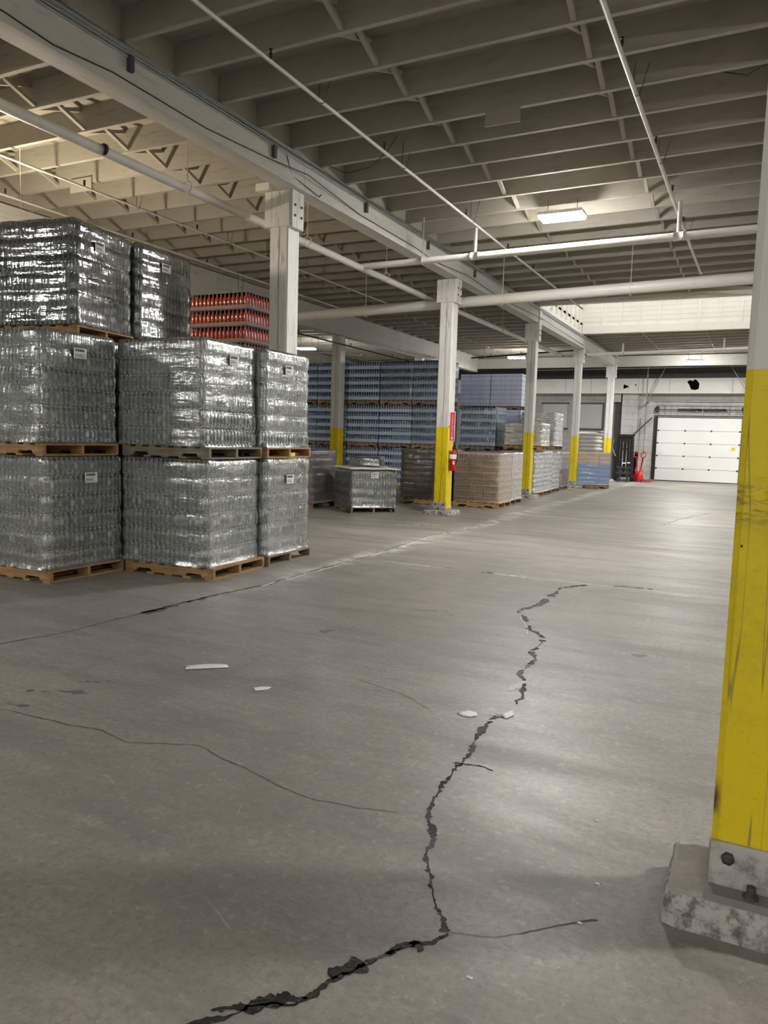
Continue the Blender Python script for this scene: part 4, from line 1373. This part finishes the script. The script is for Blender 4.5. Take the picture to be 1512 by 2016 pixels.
pipe('thin sprinkler line under the joists left of the ceiling light', [(-4.50, 1.0, 5.22), (-4.5, 14.0, 5.22), (-4.46, 20.9, 5.22)], 0.021,
     heads=(0.27, 0.395, 0.545, 0.66, 0.75, 0.86), hooks=(0.318, 0.425, 0.56, 0.69), seg=8)
pipe('thin sprinkler line under the joists right of the ceiling light', [(-1.42, 1.0, 5.24), (-1.36, 12.0, 5.24), (-1.3, 17.5, 5.24)], 0.026,
     heads=(0.395, 0.545, 0.66, 0.76), hooks=(0.33, 0.452, 0.578, 0.80), seg=8)
pipe('thin sprinkler line crossing the warm lit ceiling at the left', [(-9.4, 2.0, 5.22), (-9.3, 10, 5.22), (-9.2, 20.0, 5.22)], 0.019, heads=(0.2, 0.36, 0.5, 0.62), hooks=(0.42, 0.55), seg=8)
pipe('thin sprinkler line farther left on the warm ceiling, just above the dark load', [(-10.85, 2.0, 5.22), (-10.85, 20.0, 5.22)], 0.019, heads=(0.35, 0.5, 0.62), hooks=(), seg=8)
pipe('dark thin pipe running level in front of the blue bottle wall top', [(-11.2, 13.0, 4.32), (-11.2, 27.5, 4.32)], 0.02, heads=(0.3, 0.5, 0.7), hooks=(0.12,), seg=8, mat='brass')
pipe('small white pipe near the ceiling light above the blue wall', [(-14.5, 22.6, 4.55), (-12.1, 22.6, 4.36)], 0.03, clamps=(0.3, 0.8), seg=8)
pipe('thin pipe below the far ceiling, behind the lavender cartons', [(-10.5, 29.0, 4.9), (-6.2, 28.2, 5.0)], 0.03, heads=(0.2, 0.5), clamps=(0.15, 0.6), seg=8, mat='brass')

for i, (x, y, w_, lb) in enumerate(((-2.9, 8.74, 0.42, 'small white board fixed to a joist below the ceiling, left of the right sprinkler line'), (-9.65, 8.712, 0.45, 'small white board fixed to a joist on the warm lit ceiling'))):
    tag(MB().box((x, y - 0.002, 5.36), (w_, 0.025, 0.20)).obj('board', M['joist']), lb, 'board')
tag(MB().box((-6.32, 8.86, 4.98), (0.22, 0.1, 0.1)).obj('emergency_light', M['white']), 'little white emergency light on the beam left of the white post top', 'emergency light')

# ------------------------------------------------------------------ fire extinguisher and sign
fx, fy = -5.755, 15.00
ex = thing('fire_extinguisher', 'red fire extinguisher hanging on the side of a yellow based post', 'fire extinguisher', (fx, fy, 0.95))
MB().lathe([(0.0, 0.0), (0.07, 0.0), (0.077, 0.012), (0.077, 0.36), (0.068, 0.395), (0.04, 0.425), (0.024, 0.435), (0.024, 0.45), (0, 0.451)], (0, 0, 0), 20).obj('cylinder', M['red'], ex)
MB().lathe([(0.02, 0.43), (0.02, 0.47), (0.028, 0.472), (0.028, 0.49), (0.0, 0.492)], (0, 0, 0), 12).obj('valve', M['black'], ex)
MB().bar((-0.02, 0, 0.50), (0.085, -0.02, 0.525), 0.02, 0.008).obj('handle', M['black'], ex)
MB().bar((0.0, 0, 0.475), (0.08, -0.02, 0.47), 0.02, 0.008).obj('lever', M['black'], ex)
MB().tube([(0.02, 0, 0.47), (0.07, 0, 0.455), (0.10, -0.01, 0.38), (0.095, -0.02, 0.2), (0.09, -0.02, 0.12)], 0.011, 8).obj('hose', M['black'], ex)
MB().lathe([(0.0785, 0.25), (0.0785, 0.345)], (0, 0, 0), 20).obj('label', M['paper'], ex)
tgm = MB()
for z_ in (0.15, 0.19):
    tgm.box((0.045, -0.072, z_), (0.045, 0.004, 0.03), 0, 0.5)
tgm.obj('tag', M['paper'], ex)
MB().box((-0.087, 0, 0.3), (0.02, 0.05, 0.25)).obj('bracket', M['darksteel'], ex)

sg = thing('fire_sign', 'narrow red and white fire extinguisher sign on the post above the red extinguisher', 'sign', (-5.775, 14.94, 1.57), 0.25)
MB().box((0, 0, 0.31), (0.118, 0.004, 0.62)).obj('panel', M['signwhite'], sg)
MB().box((0, -0.003, 0.31), (0.096, 0.003, 0.595)).obj('red_field', M['signred'], sg)
word = 'FIRE EXTINGUISHER'


def letter(ch, x, z, size, parent, mat, y=-0.0055, line=0.72):
    cu = bpy.data.curves.new('letter', 'FONT')
    cu.body = ch
    cu.size = size
    cu.align_x = 'CENTER'
    cu.extrude = 0.0005
    cu.space_line = line
    cu.materials.append(mat)
    tmp = bpy.data.objects.new('tmp', cu)
    COL.objects.link(tmp)
    me_ = bpy.data.meshes.new_from_object(tmp.evaluated_get(bpy.context.evaluated_depsgraph_get()))
    bpy.data.objects.remove(tmp)
    o = bpy.data.objects.new('lettering', me_)
    COL.objects.link(o)
    o.parent = parent
    o.location = (x, y, z)
    o.rotation_euler = (PI / 2, 0, 0)
    return o


cu = letter('\n'.join(word.replace(' ', '')), 0.0, 0.532, 0.041, sg, M['signwhite'])
ar = MB().add([(-0.03, -0.0055, 0.075), (0.03, -0.0055, 0.075), (0.0, -0.0055, 0.03)], [(0, 2, 1)])
ar.box((0, -0.0055, 0.082), (0.022, 0.001, 0.02))
ar.obj('arrow', M['signwhite'], sg)
MB().add([(-0.025, -0.0055, 0.598), (0.025, -0.0055, 0.598), (0.0, -0.0055, 0.58)], [(0, 2, 1)]).obj('arrow', M['ink'], sg)
MB().box((-0.05, 0.03, 0.31), (0.05, 0.06, 0.05)).obj('bracket', M['darksteel'], sg)

# ------------------------------------------------------------------ back wall details
YB = Y1
# upper wall above the soffit, with the recess shade put into its dark colour
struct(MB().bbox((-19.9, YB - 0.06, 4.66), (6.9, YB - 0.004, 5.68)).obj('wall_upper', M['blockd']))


def holed_panel(name, x0, x1, z0, z1, y, depth, holes, mat, parent=None):
    cu_ = bpy.data.curves.new(name, 'CURVE')
    cu_.dimensions = '2D'
    cu_.fill_mode = 'BOTH'
    cu_.extrude = depth / 2
    for pts_ in [[(x0, z0), (x1, z0), (x1, z1), (x0, z1)]] + holes:
        sp = cu_.splines.new('POLY')
        sp.points.add(len(pts_) - 1)
        for p_, q_ in zip(sp.points, pts_):
            p_.co = (q_[0], q_[1], 0, 1)
        sp.use_cyclic_u = True
    tmp = bpy.data.objects.new('tmp', cu_)
    COL.objects.link(tmp)
    me_ = bpy.data.meshes.new_from_object(tmp.evaluated_get(bpy.context.evaluated_depsgraph_get()))
    bpy.data.objects.remove(tmp)
    me_.transform(Matrix.Translation((0, y, 0)) @ Matrix.Rotation(PI / 2, 4, 'X'))
    me_.materials.clear()
    me_.materials.append(mat)
    return link(name, me_, parent)


hb = [(-2.98, 4.50), (-2.86, 4.58), (-2.74, 4.53), (-2.66, 4.62), (-2.56, 4.55), (-2.46, 4.42), (-2.48, 4.18), (-2.62, 4.13), (-2.8, 4.16), (-2.88, 4.36)]
h1 = [(-5.72, 4.40), (-5.45, 4.30), (-5.72, 4.18)]
h2 = [(-5.22, 4.42), (-5.15, 4.40), (-5.18, 4.28)]
sf = struct(holed_panel('soffit', -19.9, 6.9, 4.0, 4.65, YB - 0.62, 0.02, [hb, h1, h2], M['white']))
MB().bbox((-19.9, YB - 0.63, 3.985), (6.9, YB - 0.01, 4.0)).bbox((-19.9, YB - 0.63, 4.65), (6.9, YB - 0.07, 4.66)).obj('soffit_board', M['white'], sf)
MB().bbox((-19.9, YB - 0.45, 4.0), (6.9, YB - 0.43, 4.65)).obj('cavity_shade', M['void'], sf)  # black sheet added so the soffit holes look unlit inside
jm_ = MB()
for x in (-18, -15.6, -13.2, -10.8, -8.4, -7.2, -5.05, -3.7, -1.1, 1.3, 3.7):
    jm_.box((x, YB - 0.634, 4.325), (0.025, 0.006, 0.64))
jm_.obj('seam', M['infill'], sf)
# light block wall around the door, pilaster, infill panels
struct(MB().bbox((-5.72, YB - 0.10, 0), (-4.36, YB - 0.002, 3.98)).bbox((-0.42, YB - 0.10, 0), (6.9, YB - 0.002, 3.98)).bbox((-4.36, YB - 0.10, 3.02), (-0.42, YB - 0.002, 3.60)).obj('wall_dock', M['blockw']))
struct(MB().bbox((-4.7, YB - 0.105, 3.62), (-0.2, YB - 0.09, 3.98)).obj('trim_1', M['blockg']))
struct(MB().bbox((-5.78, YB - 0.32, 0), (-5.05, YB - 0.10, 3.98)).obj('pilaster', M['blockw']))
struct(MB().bbox((-6.12, YB - 0.10, 0), (-5.80, YB - 0.002, 3.98)).obj('trim_2', M['darksteel']))
struct(MB().bbox((-7.85, YB - 0.05, 2.35), (-6.72, YB - 0.002, 3.5)).obj('window_2', M['infill']))
MB().bbox((-7.93, YB - 0.06, 2.27), (-6.64, YB - 0.003, 2.35)).bbox((-7.93, YB - 0.06, 3.5), (-6.64, YB - 0.003, 3.58)).bbox((-7.93, YB - 0.06, 2.35), (-7.85, YB - 0.003, 3.5)).bbox((-6.72, YB - 0.06, 2.35), (-6.64, YB - 0.003, 3.5)).obj('frame', M['darksteel'], bpy.data.objects['window_2'])
struct(MB().bbox((-9.6, YB - 0.05, 2.35), (-8.4, YB - 0.002, 3.5)).obj('window_3', M['infill']))
MB().bbox((-9.68, YB - 0.06, 3.5), (-8.32, YB - 0.003, 3.58)).bbox((-9.68, YB - 0.06, 2.27), (-8.32, YB - 0.003, 2.35)).obj('frame', M['darksteel'], bpy.data.objects['window_3'])
struct(MB().bbox((-6.35, YB - 0.35, 3.60), (-5.85, YB - 0.12, 3.98)).obj('trim_3', M['infill']))

# roll-up door
dr = bpy.data.objects.new('door_1', None)
COL.objects.link(dr)
dr.location = (-2.4, YB - 0.20, 0)
dr['kind'] = 'structure'
DW, DH = 3.52, 2.90
for i in range(5):
    h_ = DH / 5
    pm = MB()
    pm.box((0, 0, h_ * (i + .5)), (DW, 0.045, h_ - 0.012))
    for k in range(3):
        zz = h_ * (i + .5) + (k - 1) * h_ * 0.3
        pm.box((0, -0.025, zz), (DW - 0.05, 0.006, h_ * 0.27))
    pm.obj('door_panel', M['door'], dr)
for i in range(1, 5):
    for x in (-DW / 2 + 0.05, -0.55, 0.55, DW / 2 - 0.05):
        MB().box((x, -0.034, DH / 5 * i), (0.06, 0.016, 0.07)).box((x, -0.045, DH / 5 * i), (0.09, 0.012, 0.02)).obj('hinge', M['darksteel'], dr)
for s in (-1, 1):
    x = s * (DW / 2 + 0.055)
    MB().bbox((x - 0.05, -0.05, 0), (x - 0.035, 0.04, 3.0)).bbox((x + 0.035, -0.05, 0), (x + 0.05, 0.04, 3.0)).bbox((x - 0.05, 0.03, 0), (x + 0.05, 0.045, 3.0)).obj('track', M['darksteel'], dr)
    MB().box((x, -0.06, 3.28), (0.12, 0.12, 0.28)).lathe([(0.09, 3.2), (0.09, 3.36)], (x, -0.12, 0), 14).obj('drum_bracket', M['darksteel'], dr)
MB().tube([(-DW / 2 - 0.1, -0.1, 3.27), (DW / 2 + 0.1, -0.1, 3.27)], 0.018, 8).obj('shaft', M['darksteel'], dr)
for (a, b) in ((-0.9, 0.1), (0.15, 1.1)):
    MB().tube([(a, -0.1, 3.27), (b, -0.1, 3.27)], 0.05, 10).obj('spring', M['darksteel'], dr)
lm = MB()
for z_ in (3.02, 3.50):
    lm.box((0, -0.07, z_), (DW, 0.03, 0.03))
for i in range(14):
    lm.box((-DW / 2 + 0.05 + i * (DW - 0.1) / 13, -0.07, 3.26), (0.025, 0.025, 0.48))
lm.obj('guard_frame', M['greysteel'], dr)
MB().box((DW / 2 - 0.28, -0.031, 1.55), (0.16, 0.004, 0.14)).obj('yellow_notice', M['yellow'], dr)
MB().box((DW / 2 - 0.34, -0.031, 1.33), (0.05, 0.004, 0.07)).obj('notice', M['signwhite'], dr)
MB().box((0, -0.01, 0.02), (DW, 0.05, 0.04)).obj('bottom_seal', M['darksteel'], dr)

# track hangers from the roof
for i, (xa, xb, lb) in enumerate(((-4.62, -3.75, 'steel hanger and diagonal brace left of the roll-up door'), (-0.28, -1.35, 'steel hanger and diagonal brace right of the roll-up door'))):
    t = thing('track_hanger', lb, 'bracket', (xa, YB - 1.05, 3.55))
    MB().bar((0, 0, 0), (0, 0, 1.82), 0.05, 0.05).obj('strut', M['greysteel'], t)
    MB().bar((0.02, 0, 0.02), (xb - xa, 0, 1.82), 0.05, 0.03).obj('brace', M['greysteel'], t)
    MB().bar((0, 0, 0.02), (0, 0.80, 0.02), 0.05, 0.05).obj('arm', M['greysteel'], t)
    MB().tube([(0, 0.05, 0), (0, 0.05, -0.9)], 0.015, 6).obj('rod', M['greysteel'], t)
tag(MB().bar((-5.40, YB - 0.42, 1.86), (-4.42, YB - 0.26, 2.90), 0.06, 0.06).obj('diagonal_bar', M['darksteel']), 'dark diagonal steel bar on the block wall left of the roll-up door', 'bar')
tag(MB().tube([(-4.70, YB - 0.18, 0.0), (-4.70, YB - 0.18, 3.95)], 0.022, 8).obj('wall_pipe', M['steelw']), 'thin vertical pipe on the white block wall left of the door', 'pipe')
tag(MB().tube([(-4.92, YB - 0.18, 0.0), (-4.92, YB - 0.18, 2.0), (-4.92, YB - 0.18, 2.9)], 0.015, 8).obj('wall_conduit', M['steelw']), 'second thin conduit on the white block wall beside the lift truck', 'conduit')
tag(MB().tube([(-9.5, 34.4, 4.88), (-3, 34.4, 4.93), (3, 34.4, 4.98)], 0.012, 6).obj('cable', M['conduit']), 'pale cable strung across in front of the dark upper back wall', 'cable')

# ------------------------------------------------------------------ black lift truck and red pallet jacks
lt = thing('lift_truck', 'black lift truck parked beside the last yellow based post', 'lift truck', (-5.22, 34.75, 0), 0.12)
for s in (-1, 1):
    MB().box((s * 0.30, 0.0, 1.05), (0.09, 0.14, 2.06)).obj('mast_rail', M['black'], lt)
    MB().box((s * 0.20, -0.05, 1.0), (0.05, 0.08, 1.7)).obj('inner_rail', M['darksteel'], lt)
    MB().bbox((s * 0.17 - 0.05, -1.02, 0.04), (s * 0.17 + 0.05, -0.06, 0.08)).bbox((s * 0.17 - 0.05, -0.10, 0.04), (s * 0.17 + 0.05, -0.055, 0.55)).obj('fork', M['darksteel'], lt)
    MB().tube([(s * 0.08, -0.02, 0.25), (s * 0.08, -0.02, 1.75)], 0.03, 8).obj('lift_cylinder', M['greysteel'], lt)
    o = MB().lathe([(0.0, -0.07), (0.13, -0.07), (0.17, -0.05), (0.17, 0.05), (0.13, 0.07), (0.0, 0.071)], (0, 0, 0), 18).obj('wheel', M['tyre'], lt, (s * 0.38, 0.22, 0.17), (0, PI / 2, 0))
    MB().bar((s * 0.36, 0.2, 1.2), (s * 0.34, 0.35, 2.02), 0.05, 0.05).obj('guard_post', M['black'], lt)
MB().box((0, 0, 2.02), (0.72, 0.10, 0.08)).obj('mast_crossbar', M['black'], lt)
MB().box((0, -0.03, 1.42), (0.62, 0.05, 0.06)).obj('mast_crossbar', M['black'], lt)
MB().box((0, -0.10, 0.36), (0.62, 0.05, 0.09)).box((0, -0.10, 0.6), (0.62, 0.05, 0.09)).obj('carriage', M['darksteel'], lt)
MB().box((0, 0.62, 0.62), (0.78, 0.95, 0.9), ch=0.1).box((0, 0.85, 1.15), (0.74, 0.42, 0.3), ch=0.08).obj('body', M['black'], lt)
MB().box((0, 0.7, 2.05), (0.78, 1.0, 0.05)).obj('overhead_guard', M['black'], lt)
MB().box((0.0, 0.05, 1.42), (0.58, 0.02, 1.15)).obj('mast_screen', M['black'], lt)
MB().tube([(-0.45, -0.1, 1.9), (-0.55, -0.12, 1.5), (-0.38, -0.1, 1.1)], 0.025, 6).obj('hose', M['greysteel'], lt)
MB().box((0.0, -0.13, 0.8), (0.14, 0.02, 0.05)).box((0.2, -0.13, 0.82), (0.12, 0.02, 0.05)).obj('plate', M['signwhite'], lt)


def pallet_jack(x, y, rz, lean, label):
    t = thing('pallet_jack', label, 'pallet jack', (x, y, 0), rz, 'red pallet jacks by the dock door')
    MB().lathe([(0.0, 0.03), (0.15, 0.03), (0.16, 0.12), (0.14, 0.30), (0.09, 0.42), (0.05, 0.46), (0, 0.461)], (0, 0, 0), 14).obj('pump_housing', M['red'], t)
    tip = Vector((lean[0], lean[1], 1.22))
    b0 = Vector((0, 0, 0.42))
    MB().tube([b0, b0.lerp(tip, 0.8)], 0.036, 8).obj('handle_tube', M['red'], t)
    c_ = b0.lerp(tip, 0.8)
    dd = (tip - b0).normalized()
    w = Vector((1, 0, 0))
    MB().tube([c_, c_ + w * 0.09 + dd * 0.05, c_ + w * 0.10 + dd * 0.2, c_ + dd * 0.25, c_ - w * 0.10 + dd * 0.2, c_ - w * 0.09 + dd * 0.05, c_], 0.026, 8).obj('grip', M['red'], t)
    MB().tube([c_ + w * 0.03 + dd * 0.22, c_ + w * 0.03 + dd * 0.30], 0.02, 8).obj('lever', M['black'], t)
    for s in (-1, 1):
        MB().bbox((s * 0.2 - 0.08, 0.10, 0.05), (s * 0.2 + 0.08, 1.2, 0.10)).obj('fork', M['red'], t)
        MB().lathe([(0, -0.025), (0.08, -0.025), (0.08, 0.025), (0, 0.026)], (0, 0, 0), 14).obj('wheel', M['tyre'], t, (s * 0.09, -0.05, 0.08), (0, PI / 2, 0))
    return t


pallet_jack(-4.72, 35.35, 0.1, (-0.10, -0.12), 'red pallet jack nearer the black lift truck, handle upright')
pallet_jack(-4.50, 34.6, -0.15, (0.16, -0.16), 'red pallet jack nearer the white door, handle leaning right')
tag(MB().bar((-4.98, 35.7, 0.0), (-4.86, 35.95, 1.30), 0.16, 0.05).obj('plank', M['black']), 'dark upright plank leaning between the lift truck and the red jacks', 'plank')

# ------------------------------------------------------------------ scraps on the floor
def scrap(pts_, label, z=0.004, seed=1):
    mb = MB()
    n__ = len(pts_)
    cx = sum(p_[0] for p_ in pts_) / n__
    cy = sum(p_[1] for p_ in pts_) / n__
    vs_ = [(0, 0, 0.004)]
    for f_ in (0.6, 1.0):
        for i, p_ in enumerate(pts_):
            vs_.append(((p_[0] - cx) * f_, (p_[1] - cy) * f_, 0.001 + 0.009 * abs(noise.noise(Vector((p_[0] * 9, p_[1] * 9, f_ * 3 + seed))))))
    fs_ = [(0, 1 + i, 1 + (i + 1) % n__) for i in range(n__)]
    fs_ += [(1 + i, 1 + n__ + i, 1 + n__ + (i + 1) % n__, 1 + (i + 1) % n__) for i in range(n__)]
    mb.add(vs_, fs_, 0, True)
    o = mb.obj('film_scrap', M['scrap'], None, (cx, cy, 0.0015))
    s_ = o.modifiers.new('thickness', 'SOLIDIFY')
    s_.thickness = 0.0015
    s_.offset = 1
    return tag(o, label, 'scrap', 'white film scraps on the floor')


scrap([(-3.40, 3.93), (-3.36, 3.87), (-3.24, 3.97), (-3.14, 4.06), (-3.19, 4.10), (-3.26, 4.07), (-3.33, 4.03)], 'longest white film scrap lying flat on the concrete, farthest left', seed=1)
scrap([(-2.745, 3.80), (-2.70, 3.76), (-2.65, 3.82), (-2.655, 3.87), (-2.71, 3.85)], 'small white film scrap right of the longest scrap', seed=2)
scrap([(-1.47, 4.06), (-1.44, 4.03), (-1.38, 4.03), (-1.35, 4.07), (-1.37, 4.12), (-1.42, 4.13), (-1.44, 4.10)], 'crumpled white scrap just left of the main floor crack', seed=3)
scrap([(-1.235, 4.16), (-1.19, 4.11), (-1.165, 4.19), (-1.195, 4.27), (-1.22, 4.22)], 'white scrap lying beside the main floor crack on its right', seed=4)
for i, (px_, py_, l_) in enumerate(((-0.42, 2.44, 'white paint chip left of the near post footing'), (-0.66, 2.02, 'white paint chip in the shadow near the bottom'), (-0.5, 3.17, 'tiny white chip on the floor before the near post, upper one'), (-0.41, 2.70, 'tiny white chip on the floor before the near post, lower one'), (-0.35, 4.25, 'white chip on the floor beside the yellow post, farther off'))):
    tag(MB().add([(-.010, -.004, 0), (.009, -.006, 0), (.011, .004, 0), (-.006, .007, 0), (-.005, 0, .005), (.006, 0, .005)], [(0, 1, 5, 4), (1, 2, 5), (2, 3, 4, 5), (3, 0, 4), (0, 3, 2, 1)]).obj('paint_chip', M['scrap'], None, (px_, py_, 0.001)), l_, 'chip', 'white chips on the floor')
